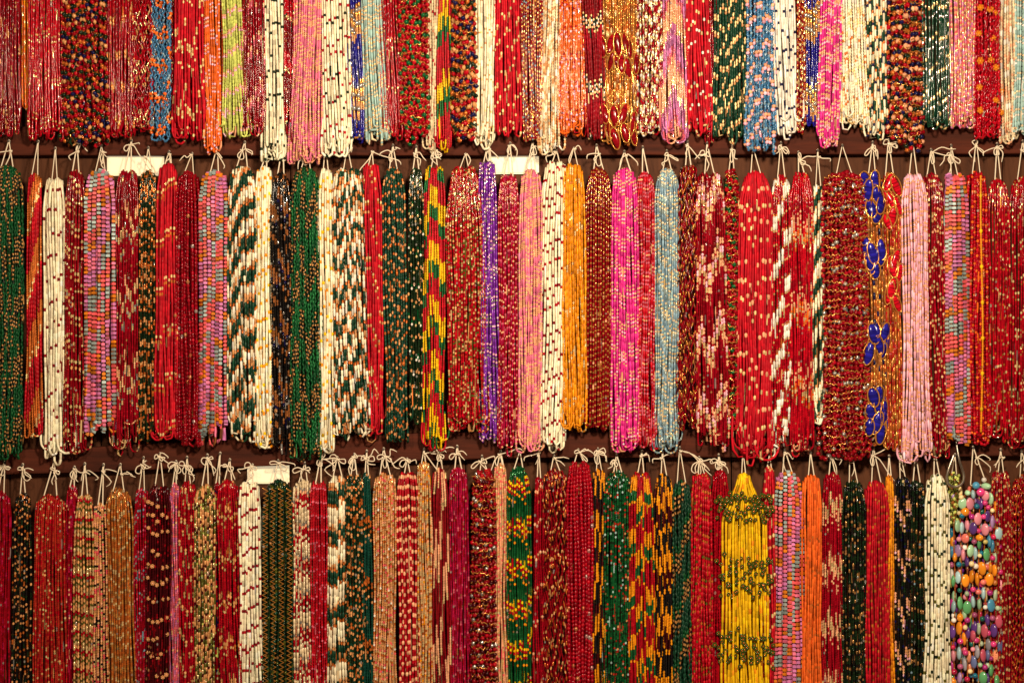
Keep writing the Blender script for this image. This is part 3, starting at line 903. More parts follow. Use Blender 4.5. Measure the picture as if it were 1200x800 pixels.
hank(2, 562, 585, 188, 520, 3.6, "PU8 PU2.2 LP2.4*1.12 PU2.2 SV2.2*1.12 PU2.2 LP2.4*1.12 PU2.2 SV2.2*1.12 PU8", "violet hank with silvery pink ring beads, middle row", 'd8', 1.5, mat='g', spread=24, lean=6, spark=0)
hank(2, 582, 609, 203, 525, 3.5, "RB3x2 CR3 PC2.2*1.05 CR3x2 RS2.6", "raspberry hank finely woven with pale flecks beside the violet hank", 'c2.2', 4, mat='g', spread=16, dome=4)
hank(2, 607, 636, 198, 530, 3.6, "PK8 PK2.2 PC2.5*1.12 PK2.2 PC2.5*1.12 PK2.2 PC2.5*1.12 PK2.2 PC2.5*1.12 PC2.5*1.1 PC2.5*1.1 PC2.5*1.1", "rose pink hank ringed with peach beads, left of the red-dotted cream hank", 'c3', .8, spread=18, lean=-3, loop=(2, 4.5), spark=0)
hank(2, 631, 664, 188, 527, 3.7, "CM7x4 DR3.6*1.2 CM6x2 CM7 RD3.6*1.2", "cream hank with small red dots beside the golden yellow hank", 'c1.3', 4, mat='t', joint=.88, spread=20, lean=-8, loop=(2.5, 5))
hank(2, 659, 687, 190, 505, 3.4, "OY8x4 OY3/PG.5x3 OY8 OA3", "golden yellow hank, the only one in the middle row", 'r', 20, mat='s', spread=22, lean=3, loop=(2.5, 5), flare=1.08)
hank(2, 684, 718, 195, 505, 4.0, "DR2.8x2 GO1.9*.95 DR2.8x2 GO1.9*.95 DR2.8x2 GO1.9*.85 DR2.8/PC.2x2 GO1.9*.85", "dark red hank with gold chevron lines, left of the magenta hank", 'w3', .6, mat='g', spread=14, joint=.7, wob=.3)
hank(2, 716, 749, 196, 530, 3.6, "MG9 MG2.2 PC2.2*1.12 MG2.2 PC2.2*1.12 MG2.2 LP2.2*1.12 MG2.2 PC2.2*1.12 MG6", "magenta pink hank with peach ring beads, middle row", 'c3', .8, spread=16, loop=(3, 7), flare=1.12, lean=2, spark=0)
hank(2, 743, 769, 200, 526, 3.5, "BR7 BR2.2 RS2.4*1.12 BR2.2 PC2.2*1.12 BR2.2 RS2.4*1.12 BR2.2 RS2.4*1.12", "red hank ringed with pink beads between magenta and powder blue", 'c3', .8, spread=18, loop=(2.5, 5), spark=0)
hank(2, 766, 797, 196, 530, 3.6, "SB7 SB2.2 IV2.3*1.12 SB2.2 AQ2.4*1.12 SB2.2 PG2.2*1.12 SB2.2 IV2.4*1.12 SG5", "powder blue hank ringed with cream beads, middle row", 'c2.4', 1, mat='g', spread=22, loop=(2.5, 6), spark=0)
hank(2, 793, 819, 192, 505, 3.2, "DR6x3 BZ4*.8 CR4*1.2 GO5*.7 MR5x2 GO4*.7", "dark red hank twisted with gold threads, right of the powder blue one", 'r', 20, wig=(1.3, 22), mat='g', spread=20)
hank(2, 815, 853, 202, 523, 3.6, "CR3x9 DR3x8 PC3.6*1.25x2 RD2.5 LP3.6*1.3x2 PG3.4*1.2x2 RD2.5 PC3.6*1.2x2", "dark red hank with clusters of pale pink-gold flower beads, middle row", 'c4', 7, mat='g', spread=16, flare=1.08, lean=4)
hank(2, 848, 868, 197, 506, 5.0, "RD5*1.25 BZ1.0*.4 DR5*1.25 BZ1.0*.4 GM5*1.3 BZ1.0*.4 RD5*1.2 BZ1.0*.4 CR5*1.2 BZ1.0*.4", "narrow hank of red and green balls in gold wire, left of the splayed red hank", 'a', 9, wig=(1.8, 17), mat='g', spread=14, d=-3, extra=waves)
hank(2, 864, 906, 199, 541, 3.6, "BR8x7 BR5 PC5.5*1.4 BR8x2 PG5*1.3", "wide bright red hank with cream dots and big splayed loops", 'c1.3', 4, mat='t', joint=.9, spread=26, loop=(5, 10), flare=1.18, lean=-3, bow='n', top=.6)
hank(2, 902, 929, 203, 526, 3.7, "RD4x4 BZ3 WH8*1.05x2 PG3 RD4x3 BR4 TN3", "red hank with white bugle beads, right of the splayed bright red one", 'd8', 8, mat='g', spread=24)
hank(2, 926, 955, 201, 528, 3.3, "BR3.3x14 CR3x4 BR3/PC.5x6 OR3/PG.5x4", "scarlet hank with faint gold bands beside the narrow cream and green strand", 'w2', 5, mat='g', spread=12, loop=(2.5, 5), bow='b')
hank(2, 952, 967, 214, 500, 3.6, "CM8x2 TN3 DG7x2 TN3", "very narrow cream and dark green hank, left of the red ball hank", 'd4', 4, mat='s', spread=14, d=-2, bow='s')
hank(2, 963, 1021, 200, 537, 5.4, "DR5.4*1.25 BZ1.0*.4 DR5.4*1.25 BZ1.0*.4 CR5.2*1.25 BZ1.0*.4 DR5.4*1.25 BZ1.0*.4 SV4.6/DR.3*1.15 BZ1.0*.4", "widest hank of dark red glass balls waved with gold wire, middle row", 'w3', 4, wig=(1.0, 15), mat='g', spread=16, loop=(3, 6), lean=3, extra=waves)
hank(2, 1010, 1040, 200, 521, 3.4, "BZ9/GO.4 GO8/NV.25 BZ8/BN.5 NV6/BN.6", "gold bugle hank with four clusters of royal blue petals", 'r', 10, mat='g', spread=16, lean=4, loop=(3, 6), flare=1.1, bow='b',
     extra=petals('pb', 'RY', [(1014, 212), (1024, 215), (1020, 229), (1028, 231), (1022, 244), (1026, 250), (1013, 232), (1023, 296), (1029, 300), (1020, 310), (1026, 318), (1015, 290), (1025, 384), (1041, 386), (1030, 402), (1040, 405), (1022, 400), (1018, 412), (1023, 466), (1030, 476), (1039, 472), (1026, 494), (1036, 496), (1042, 492), (1020, 482), (1031, 506), (1016, 222), (1031, 243), (1018, 302), (1030, 290), (1036, 394), (1024, 392), (1033, 412), (1017, 500), (1036, 484), (1028, 462)], 5.8, 10.5))
hank(2, 1034, 1058, 201, 531, 3.4, "BZ9/RT.3 GO8/RT.3 RD6/BZ.5", "slim gold bugle hank with scarlet petals, left of the pale pink hank", 'r', 10, mat='g', spread=18, lean=6, bow='b',
     extra=petals('ps', 'BR', [(1041, 212), (1048, 218), (1043, 232), (1051, 240), (1045, 252), (1039, 262), (1050, 302), (1044, 312), (1053, 322), (1046, 336), (1050, 356), (1042, 346)], 4.7, 11))
hank(2, 1056, 1089, 202, 543, 3.7, "LP9 LP2.2 PC2.4*1.12 LP2.2 PC2.4*1.12 LP2.2 PC2.4*1.12 LP9 PC2.4*1.1", "baby pink hank with peach ring beads, middle row right", 'c3', .8, spread=22, loop=(2.5, 4.5), lean=4, spark=0)
hank(2, 1081, 1112, 202, 537, 3.5, "CR6x3 PG3.4*1.1 CR3 TN3.2*1.1 DR5x2 PC3*1.1", "crimson hank with gold flecks between baby pink and square beads", 'c2.2', 4, mat='g', spread=26, lean=7)
hank(2, 1105, 1137, 203, 521, 5.2, SQUARE, "hank of square pink, grey and orange beads near the right edge, middle row", 'd17', 9, rf=1.16, dens=1.0, mat='s', K=4, bugk=.9, rot=.785, flat=True, wob=.9, var=.2, each=True, spread=22, joint=.8, bow='b', lean=3)
hank(2, 1131, 1159, 199, 521, 4.4, "RD4*1.1 BR4 RD4*1.1 OR3.4 RD4", "red glass hank with a single yellow strand running down it", 'r', 3, mat='g', spread=14, K=5, each=False, bow='b',
     extra=lambda root, org, cx, wid, D0, Dh: yellow_strand(root, org, cx + 4, D0 + Dh + 2.2))
hank(2, 1156, 1185, 208, 515, 3.4, "RD6x3 BR5x2 PG3*1.05 RD5 DR5 BZ3", "deep red hank with gold flecks, second from right, middle row", 'c2.2', 4, mat='g', spread=18, loop=(2.5, 6), bow='b')
hank(2, 1182, 1218, 206, 525, 3.4, "RD6x3 DR6x2 PG3*1.05 RD5 BZ3/PG.5", "dark red hank with gold flecks at the right edge, middle row", 'c2.2', 4, mat='g', spread=20, loop=(2.5, 6), bow='k')

# ------------------------------------------------------------------ bottom row, left to right
hank(3, -14, 13, 575, None, 3.2, "CR3.2x5 RB3.2/CR.5x3 DR3.2x2", "glossy crimson hank at the left edge, bottom row", 'r', 6, mat='g', bow='b')
hank(3, 12, 37, 577, None, 3.7, "BK3.4/BG.5x3 TN3/BZ.5*1.05 BK3.4/BZ.2x2 TN2.8/BK.4", "black hank with small tan beads, second from left, bottom row", 'd7', 6, mat='g', bow='b')
hank(3, 39, 78, 579, None, 3.6, "RT3/RD.4/TN.12 RT2.6/PG.16 RD2.6/RT.5", "brick orange hank speckled with gold, bottom row near left edge", 'r', 4, mat='g', bow='b', top=.9, flare=1.06)
hank(3, 74, 91, 568, None, 3.2, "CR3.2x4 RB3.2/PC.2x3 DR3.2x2", "narrow crimson hank squeezed beside the brick orange one", 'r', 6, mat='g', d=-3, bow='k')
hank(3, 86, 110, 579, None, 3.7, "PG4.5/TN.5*1.05x2 RD3.6*1.15 OL3.6/TN.4 TN4*1.05 OL3", "pale gold hank with red and olive beads, left of the bronze hank", 'v1', 3, mat='g', bow='k')
hank(3, 108, 127, 589, None, 3.7, "TN3.4x2 PC3 TN3.4/PC.4 BK3 PG3 CO3 TN3.4/CO.3", "tan hank with black and coral beads, left of the plain bronze hank", 'w1', 4, mat='g', bow='k')
hank(3, 124, 158, 571, None, 3.4, "BZ2.8x2 GO2.6/PG.4x2 BN2.6/BZ.5x1", "plain shimmering bronze gold hank, bottom row left", 'r', 4, mat='g', bow='k', lean=4)
hank(3, 156, 175, 571, None, 3.2, "CR3.2x4 SB2.6/RS.6 CR3 RB3.2 SV2.4/CR.5", "crimson hank with bluish sparks, right of the bronze hank", 'd3', 3, mat='g', bow='b')
hank(3, 170, 201, 567, None, 3.4, "MR3.6x7 MR3.4/DR.5x4", "blackish maroon hank with rows of tan bead flowers, bottom row", 'r', 4, mat='g', bow='b',
     extra=flowers('tf', 'TN', 'PC', 2.7, [(x + rng.normal(0, .7), y + 4.5 * (1 - abs(x - 186) / 11.0) + rng.normal(0, 1.8)) for y in (588, 602, 620, 641, 660, 680, 699, 723, 744, 764, 788) for x in (175, 180.5, 186, 191.5, 196.5) if rng.random() < .8]))
hank(3, 196, 211, 566, None, 3.2, "RS3.2x3 CO3 LI3.2/PC.3x2 PK3", "narrow dusty rose hank, bottom row, right of the blackish maroon one", 'r', 4, mat='g', bow='b')
hank(3, 208, 231, 563, None, 3.6, "RD4x5 CR4x2 TN3.8*1.25 PG3.4*1.15", "red hank with gold dots between dusty rose and olive hanks", 'c1.3', 4, mat='g', bow='b')
hank(3, 227, 253, 566, None, 3.4, "OL6/TN.5x2 TN5/PG.3 MR3.6*1.15 OL5/TN.4 LG2.4/TN.6", "olive and tan hank with maroon dots, bottom row", 'c1.3', 4, mat='g', bow='b')
hank(3, 248, 260, 565, None, 3.2, "DR3.4x4 NV3 RD3.4x2 LG2.6", "narrow dark red hank with a few blue beads, behind the olive hank", 'r', 8, mat='g', d=-4, bow='n')
hank(3, 255, 286, 561, None, 3.6, "RD7x3 CR6x2 TN4/BZ.4*1.08x2 CR5 PG3.6/TN.5", "red hank with slanting tan checks, left of the red-dotted cream, bottom row", 'c2.2', 4, mat='g', bow='b', lean=6)
hank(3, 280, 308, 564, None, 3.8, "CM7x3 RD3.6*1.15 CM6x2 CM5 DR3.6*1.2", "cream hank with small red dots in the bottom row", 'c1.3', 4, mat='t', joint=.88, bow='b', lean=5, d=2)
hank(3, 306, 345, 562, None, 4.4, "BG4/OD.3x2 BG4/DG.4", "blackish green hank with gold zigzag chains, bottom row", 'r', 3, mat='g', bow='b', each=False, K=5,
     extra=lambda root, org, cx, wid, D0, Dh: zigzag(root, org, cx, wid, D0 + Dh))
hank(3, 343, 371, 562, None, 3.6, "IV6x3 SV3.6 PC4 RD4*1.12x2 IV4 RD3.6*1.1", "white and silver hank banded with red, bottom row", 'v1', 6, mat='g', bow='b', lean=4)
hank(3, 362, 384, 563, None, 3.6, "RD3.6x2 BR3.4 RS2.2*1.05 RD3.4", "red ringed hank beside the white and silver one, bottom row", 'a', 1.5, mat='s', bow='b')
hank(3, 382, 409, 557, None, 3.8, "CM9x2 IV5/TN.4 TN4/BZ.5*1.08 DG8 DG7/TN.25 BZ4*1.05", "hank banded in large blocks of cream and dark green, bottom row", 'd2', 5, mat='s', bow='b')
hank(3, 400, 429, 555, None, 3.7, "BG4x2 DG4/BZ.25 BZ3.4/TN.4*1.05 DG4 TN3.2*1.05 BG3/TN.3", "blackish green hank with tan beads, right of the cream and green blocks", 'd8', 6, mat='g', bow='b', d=-1)
hank(3, 423, 437, 553, None, 3.8, "TE4x12 BZ3.8*1.05x2 BG4 BZ3.8 BG4x2 TN3.6", "narrow teal green hank with bronze stretches, bottom row", 'a', 5, mat='g', bow='b')
hank(3, 436, 466, 553, None, 3.5, "TN3.2x2 PC3.2/CO.25 PG3/WH.2 BZ3.2 TN3/CO.2", "sandy gold hank with pink specks, left of the red and white checked one", 'r', 3, mat='g', bow='b', top=.85)
hank(3, 465, 493, 553, None, 4.2, "RD4*1.05x2 PC4.4*1.1", "red hank checked with waves of pale beads, bottom row", 'w1', .9, mat='s', bow='b', lean=4, each=False, joint=.75)
hank(3, 487, 507, 540, None, 3.6, "PG3.2x2 BZ3.2 PC3/TN.5 OY3/PG.6 TN3.2", "slim sandy yellow hank reaching higher than its neighbours, bottom row", 'r', 3, mat='g', bow='l', lean=3)
hank(3, 504, 528, 548, None, 3.6, "DR3x22 PC3*1.05x12 PG3*1.05x3", "dark red and cream hank in long vertical stripes, bottom row", 'c1.1', 8, mat='s', bow='b', lean=3)
hank(3, 526, 552, 547, None, 3.3, "RB3.3x4 RS3/RB.5x2 CR3.2x3", "bright raspberry hank, right of the striped dark red and cream one", 'd5', 5, mat='g', bow='b', lean=3)
hank(3, 550, 583, 550, None, 5.2, "DR5.2*1.25 BZ1.0*.4 RD5*1.22 BZ1.0*.4 SV4.6/DR.55*1.05 BZ1.0*.4 DR5.2*1.25 BZ1.0*.4 MR5*1.2 BZ1.0*.4", "hank of dark red and grey wired balls, bottom row centre", 'w3', 4, wig=(1.2, 15), mat='g', bow='b', extra=waves)
hank(3, 577, 597, 543, None, 3.6, "PC3.2x2 TN3.2/CO.3 PG3 CO3/TN.4", "slim peach and tan hank left of the green one with red-yellow beads", 'r', 3, mat='g', bow='l')
hank(3, 593, 624, 545, None, 3.7, "GR6x2 GM6x2 YE3.2*1.15 RD3.6*1.25 YE3*1.1 RD3.4*1.2 GM5 OY3*1.15", "green hank beaded with red and yellow, bottom row centre", 'w4', 5, mat='g', bow='n')
hank(3, 624, 639, 558, None, 3.5, "CR4x5 RD4 PC3.6*1.3 RT3.6*1.2 CR4x2", "narrow crimson hank with peach spots beside the green one", 'd3', 3, mat='g', bow='k')
hank(3, 636, 666, 548, None, 3.3, "DR5x3 TN3.6*.9 DR4 BZ5*.8 MR5", "dark red hank laced with bronze threads, left of the scarlet ball hank", 'd9', 10, wig=(1.3, 26), mat='g', bow='k')
hank(3, 663, 697, 541, None, 4.8, "RD4.8 CR4.8*1.04", "plain scarlet hank of round glass balls, bottom row", 'r', 2, mat='g', K=6, each=False, bow='b', flare=1.03)
hank(3, 693, 711, 549, None, 3.4, "OY3.2*1.05x7 BK3.2x8 MR3.2x4", "narrow black and yellow hank, left of the sparkling green one", 'c1.2', 6, mat='s', bow='b')
hank(3, 705, 742, 551, None, 3.6, "GM3/GR.3/AQ.06x2 GR2.8/RT.3 GM3/TN.15/AQ.1 BG2.6/RT.2", "sparkling leaf green hank flecked with brown-red, bottom row", 'c2.2', 4, mat='g', bow='b')
hank(3, 736, 768, 553, None, 3.5, "RD3x10 OY3x6 GM3x4 OY3x1", "flame patterned red, yellow and green hank in the bottom row", 'c3.4', 4, mat='s', bow='k', joint=.6)
hank(3, 765, 790, 554, None, 3.5, "BK3.2x8 OY3.2*1.05x7 MR3.2x6 OY3.2x2", "black hank with yellow and maroon stretches beside the bottom flame patterned one", 'c1.3', 8, mat='s', bow='k', joint=.6)
hank(3, 787, 811, 562, None, 3.5, "DG6x6 GR5x2 TG3.4*1.1 BK3 TG3.4*1.1 BG3 TG3.4*1.1 BK3 TG3 BG3", "dark green hank with gold chain sections, bottom row", 'd9', 8, wig=(.8, 8), mat='s', bow='l')
hank(3, 808, 836, 553, None, 3.5, "BR6x2 RD4 BZ3.2/OL.4*1.1 BR4 BZ2.6/BR.4", "bright red hank with tiny bronze rings, left of garnet and yellow hanks", 'd5', 5, mat='s', bow='b')
hank(3, 833, 858, 550, None, 4.0, "CR4 RD4*1.03", "plain garnet ball hank, left of the yellow flowered hank", 'r', 2, mat='g', bow='b', d=-3)
hank(3, 844, 901, 553, None, 3.8, "YE8x3 YE6/OY.3", "bright yellow hank belted with olive gold bead flowers", 'r', 6, mat='t', bow='n', top=.24, tl=62, dome=6, wob=1.9, d=3, dens=.85, joint=.9, rope=2,
     extra=flowers('gf', 'OG', 'BZ', 3.1, [p for (a, b) in ((577, 608), (653, 697), (737, 776)) for p in zone(840, 906, 12, a, b, 6, 2.4, 3.5)], 2.8))
hank(3, 893, 911, 546, None, 3.5, "BR6x5 PG4.2*1.25 BR5 RD4 TN3.4*1.1", "bright red gold-dotted hank behind the yellow flowered one", 'd9', 10, mat='t', joint=.85, bow='n', d=-2)
hank(3, 906, 943, 552, None, 5.2, SQUARE, "hank of square pink, grey and orange beads in the bottom row", 'd15', 8, rf=1.16, dens=1.0, mat='s', K=4, bugk=.9, rot=.785, flat=True, wob=.9, var=.2, each=True, joint=.8, bow='k')
hank(3, 938, 964, 555, None, 3.5, "OR8x3 OR4 BZ2.8/OR.3 OR7", "plain vivid orange hank, bottom row", 'd4', 8, mat='t', joint=.85, bow='n')
hank(3, 962, 989, 553, None, 3.3, "CR3.3x12 PC3.2/PG.5*1.05x5 CR3/PC.4x4", "crimson hank with pale gold bands, right of the vivid orange hank", 'w4', 7, mat='g', bow='k')
hank(3, 986, 1016, 562, None, 4.0, "BG3.4x3*1.1 BK3.4*1.1 TG3/BK.3*.8 BG3.4/BK.5x2*1.1 TG4/BG.4*.7 SV2.6/BK.75", "glossy black crystal hank with dark green glints beside the crimson one", 'r', 6, mat='g', bow='l')
hank(3, 1012, 1044, 563, None, 3.5, "BR7x2 RD4 BZ3/BR.3*1.08 BR5 BZ2.6/RD.5", "bright red hank with gold flecks between two black hanks, bottom row", 'c2.2', 4, mat='t', joint=.8, bow='l')
hank(3, 1038, 1050, 555, None, 3.2, "OY8x2 OA5", "very narrow amber yellow hank, bottom row right", 'r', 8, mat='t', bow='n', d=-1)
hank(3, 1047, 1069, 557, None, 3.7, "BK3.4x6 PC3.2/TN.5x3*1.1 LP3*1.1 BK3 PG3.2*1.1 BK3.4/BG.4x4 NV3.4", "black hank with clusters of pinkish gold beads, right of the amber strand", 'c2.2', 5, mat='g', bow='k')
hank(3, 1063, 1086, 562, None, 4.0, "BG3.4/BK.4x4*1.1 TG5/BK.3*.7 BG3.4x2*1.1 TG3/BG.5*.7 SB2.6/BK.8", "black crystal hank with fine gold threads, left of the green-dotted cream", 'r', 6, mat='g', bow='n')
hank(3, 1082, 1114, 555, None, 3.8, "CM7x4 OL3.8*1.2 CM6x2 CM7 BG3.6*1.15 CM5", "cream hank with olive green dots, bottom row right", 'c1.3', 4, mat='t', joint=.88, bow='n', d=1)
hank(3, 1110, 1130, 553, 618, 4.4, "LG4.4*1.15 OL4 LG4/OL.4 BN3.6 OL4", "short hank of pale lime crystals half hidden behind the steel hook", 'r', 4, mat='g', bow='n', d=-5, wig=(1.2, 10))
hank(3, 1160, 1187, 551, None, 3.5, "CR5x2 DR5 PG3.4/TN.3*1.08 CR4 RT4 TN3.2", "crimson hank with gold beads, right of the coloured stone hank", 'd5', 7, mat='g', bow='k')
hank(3, 1183, 1220, 555, None, 3.6, "DR5 CR5 BZ3.4*1.1 DR4x2 BZ3*1.05", "maroon hank with bronze hooks of beads at the right edge, bottom row", 'd2', 3, mat='g', bow='k', wig=(1.0, 10))


# ------------------------------------------------------------------ the hank of coloured stones
STC = {'mi': (168, 214, 172), 'gr': (96, 172, 112), 'sg': (170, 190, 158), 'aq': (160, 196, 204), 'bl': (70, 140, 176), 'te': (20, 112, 140), 'dg': (16, 96, 84), 'pk': (226, 142, 160), 'hp': (222, 62, 134), 'mg': (178, 44, 128),
       'pu': (92, 56, 132), 'li': (158, 126, 176), 'or': (236, 146, 34), 'sa': (222, 116, 104), 'cr': (238, 216, 158), 'wh': (232, 226, 216), 'ro': (204, 88, 112), 'gy': (146, 146, 156), 'sl': (92, 104, 150), 'ye': (222, 206, 120), 'pe': (232, 148, 110), 'cm': (196, 30, 76), 'mv': (166, 80, 120), 'br': (176, 104, 40)}
STONES = [(1142, 568, 8, 8, 'bl'), (1154, 569, 12, 7, 'mi'), (1151.5, 561.5, 5.5, 5.5, 'wh'), (1133, 577, 9, 6, 'mi'), (1140, 579, 6, 10, 'aq'), (1148, 576, 9, 9, 'hp'), (1153, 580, 8, 11, 'pk'), (1160, 584, 7, 13, 'mi'), (1125.5, 582, 5.5, 5.5, 'cr'),
          (1127, 589, 9, 12, 'mi'), (1135.5, 589.5, 9, 13, 'pk'), (1143.5, 592.5, 6, 6, 'te'), (1148, 590, 7, 13, 'pu'), (1153, 588.5, 6, 6, 'hp'), (1157, 594, 5.5, 5.5, 'hp'), (1162, 597.5, 5, 5, 'cr'), (1167, 594, 4.5, 13, 'or'),
          (1130, 599, 9, 9, 'or'), (1126.5, 603.5, 6, 6, 'te'), (1123, 600.5, 4.5, 4.5, 'cr'), (1134, 600, 5, 5, 'hp'), (1137.5, 604.5, 6, 6, 'mg'), (1144.5, 607, 9, 13, 'pk'), (1151, 604.5, 5.5, 5.5, 'hp'), (1156, 604, 8, 12, 'pu'), (1163, 611, 7, 14, 'li'), (1169, 610.5, 6, 6, 'mg'),
          (1122, 616, 8, 13, 'mi'), (1127.5, 618.5, 7, 13, 'aq'), (1133.5, 615, 5, 12, 'pk'), (1138.5, 618, 8, 13, 'pu'), (1153, 619.5, 8, 13, 'pk'), (1146, 621.5, 7, 5.5, 'hp'), (1159, 619, 5.5, 5.5, 'mv'), (1169.5, 624.5, 9, 13.5, 'aq'), (1163.5, 628.5, 6, 6, 'cm'), (1146, 629, 9, 7, 'or'),
          (1130, 630, 8, 10, 'sa'), (1123, 631, 6, 5.5, 'pk'), (1135.5, 630.5, 5, 5, 'dg'), (1140, 633.5, 6, 5.5, 'mv'), (1147, 636, 6.5, 13, 'gr'), (1153.5, 634, 6, 5, 'ye'), (1158.5, 633.5, 5, 13, 'bl'), (1162.5, 639, 5, 14, 'bl'),
          (1123, 645, 7, 13, 'li'), (1128.5, 649.5, 6, 13, 'pk'), (1136, 644.5, 8.5, 13, 'mi'), (1141.8, 648, 6.5, 14, 'aq'), (1146.5, 650, 4.5, 4.5, 'cr'), (1155, 649, 8.5, 13.5, 'gr'), (1162.5, 653, 5.5, 5.5, 'hp'), (1171.5, 654, 5.5, 14, 'pu'), (1171, 640, 5.5, 5.5, 'mg'), (1166, 653, 5, 13, 'sg'), (1119.5, 653, 6, 10, 'or'),
          (1132.5, 658, 5, 10, 'pu'), (1123.5, 661, 6, 6, 'te'), (1137, 659.5, 6, 6, 'cr'), (1142.5, 662.5, 6, 6, 'wh'), (1149.5, 665, 8, 14, 'or'), (1160, 665, 4.5, 13, 'or'), (1165, 668, 6, 13, 'or'), (1156, 664, 7, 7, 'sa'), (1171.5, 669.5, 6.5, 6, 'hp'),
          (1118.5, 681, 6.5, 13, 'gr'), (1123, 676.5, 6.5, 13, 'aq'), (1130.5, 679.5, 9.5, 13.5, 'or'), (1138, 675, 5.5, 14, 'or'), (1144.5, 678, 5.5, 14, 'or'), (1158, 678, 9.5, 13.5, 'or'), (1151, 681, 6.5, 6, 'sa'), (1165, 682, 5.5, 6, 'br'), (1172.5, 685, 4.5, 13, 'pk'),
          (1139, 689.5, 6.5, 6, 'hp'), (1146, 693, 7, 6, 'sa'), (1152, 694.5, 5.5, 13, 'aq'), (1158.5, 693.5, 6.5, 6, 'mg'), (1166.5, 697, 7, 13, 'sg'), (1124, 691, 5, 5, 'dg'), (1132, 694.5, 5, 5.5, 'sg'), (1173.5, 700, 5, 5, 'sg'),
          (1139.5, 704.5, 5.5, 13, 'aq'), (1147.5, 707.5, 6, 13, 'mi'), (1160.5, 708.5, 9, 13.5, 'bl'), (1124, 705.5, 7.5, 14, 'gr'), (1132, 710.5, 9.5, 14, 'gr'), (1118.5, 711, 4.5, 13, 'aq'), (1173.5, 715.5, 6.5, 14, 'gr'), (1153.5, 710.5, 5.5, 5, 'wh'), (1168, 711.5, 5.5, 5.5, 'sg'),
          (1125, 723, 7, 9, 'or'), (1130, 720, 5, 10, 'mi'), (1141, 719.5, 6, 6, 'mv'), (1150, 724, 5.5, 5.5, 'dg'), (1156, 725.5, 5.5, 13, 'pu'), (1161.5, 723, 6.5, 6, 'mv'), (1169.5, 727, 9, 14, 'ro'), (1118, 726.5, 6, 5.5, 'wh'), (1132.5, 725.5, 6.5, 6, 'mg'),
          (1124, 735.5, 6.5, 14, 'or'), (1130, 734, 5, 5.5, 'cr'), (1117, 741, 7, 14, 'pu'), (1134, 741, 5.5, 13, 'pu'), (1141, 734, 7, 13, 'pu'), (1146.5, 736, 5.5, 13, 'sg'), (1152.3, 738, 7.5, 14, 'ro'), (1157, 740.5, 5, 6, 'hp'), (1163, 737.5, 7.5, 14, 'pu'), (1173, 741.5, 7, 6.5, 'gy'),
          (1124.5, 750.5, 6.5, 6, 'hp'), (1129.5, 748, 5, 14, 'or'), (1139.5, 744, 6, 12, 'ro'), (1143.5, 749.5, 7, 6, 'hp'), (1157.5, 754.5, 6.5, 13, 'gy'), (1163, 753.5, 6.5, 6.5, 'hp'), (1172.5, 757, 9, 14, 'sl'), (1117, 758, 5, 5, 'cm'), (1124, 765, 5, 14, 'aq'), (1130, 763.5, 6.5, 6, 'hp'), (1139, 759.5, 5, 5, 'pk'),
          (1144.5, 763, 6, 14, 'gy'), (1150.7, 766.5, 8, 13.5, 'ro'), (1165.5, 768.5, 7, 14, 'pe'), (1157, 767, 5, 12, 'sl'), (1160.5, 770.5, 5, 5, 'mg'), (1118, 768.5, 5, 13, 'pk'), (1124.5, 780, 6.5, 6, 'mv'), (1130.5, 778, 5, 14, 'gy'), (1135.3, 769, 5, 13, 'pe'), (1140.5, 775, 7, 14, 'sl'), (1147, 777.5, 5.5, 5, 'mi'), (1153, 780.5, 6.5, 6, 'mg'),
          (1161, 784.5, 7, 13, 'gr'), (1171, 784.5, 5, 13, 'li'), (1176.8, 785.5, 6.5, 13.5, 'aq'), (1118.5, 787, 6.5, 6.5, 'cm'), (1136, 785.5, 5.5, 5.5, 'cr'), (1141, 790, 6, 5.5, 'te'), (1150, 792.5, 8.5, 13.5, 'gr'), (1156.5, 795.5, 5.5, 13, 'pu'), (1125, 794, 5, 12, 'li'), (1167, 796.5, 7.5, 13, 'gr'), (1118, 799, 7, 9, 'or'), (1133, 795, 7, 6, 'cm')]
# the hank goes on below the picture with more of the same
for yy in range(806, 826, 13):
    for xx in range(1118, 1178, 8):
        k = list(STC)[rng.integers(0, len(STC))]
        big = rng.random() < .6
        STONES.append((xx + rng.uniform(-1.5, 1.5), yy + rng.uniform(-4, 4), rng.uniform(5, 9) if big else 6, 13 if big else 6, k))


for yy in range(578, 812, 12):
    for xx in range(1119, 1178, 10):
        k = list(STC)[rng.integers(0, len(STC))]
        STONES.append((xx + rng.uniform(-3, 3), yy + rng.uniform(-4, 4), 6.2 if rng.random() < .4 else 5.2, 6.2 if rng.random() < .5 else 13, k, -6.5))


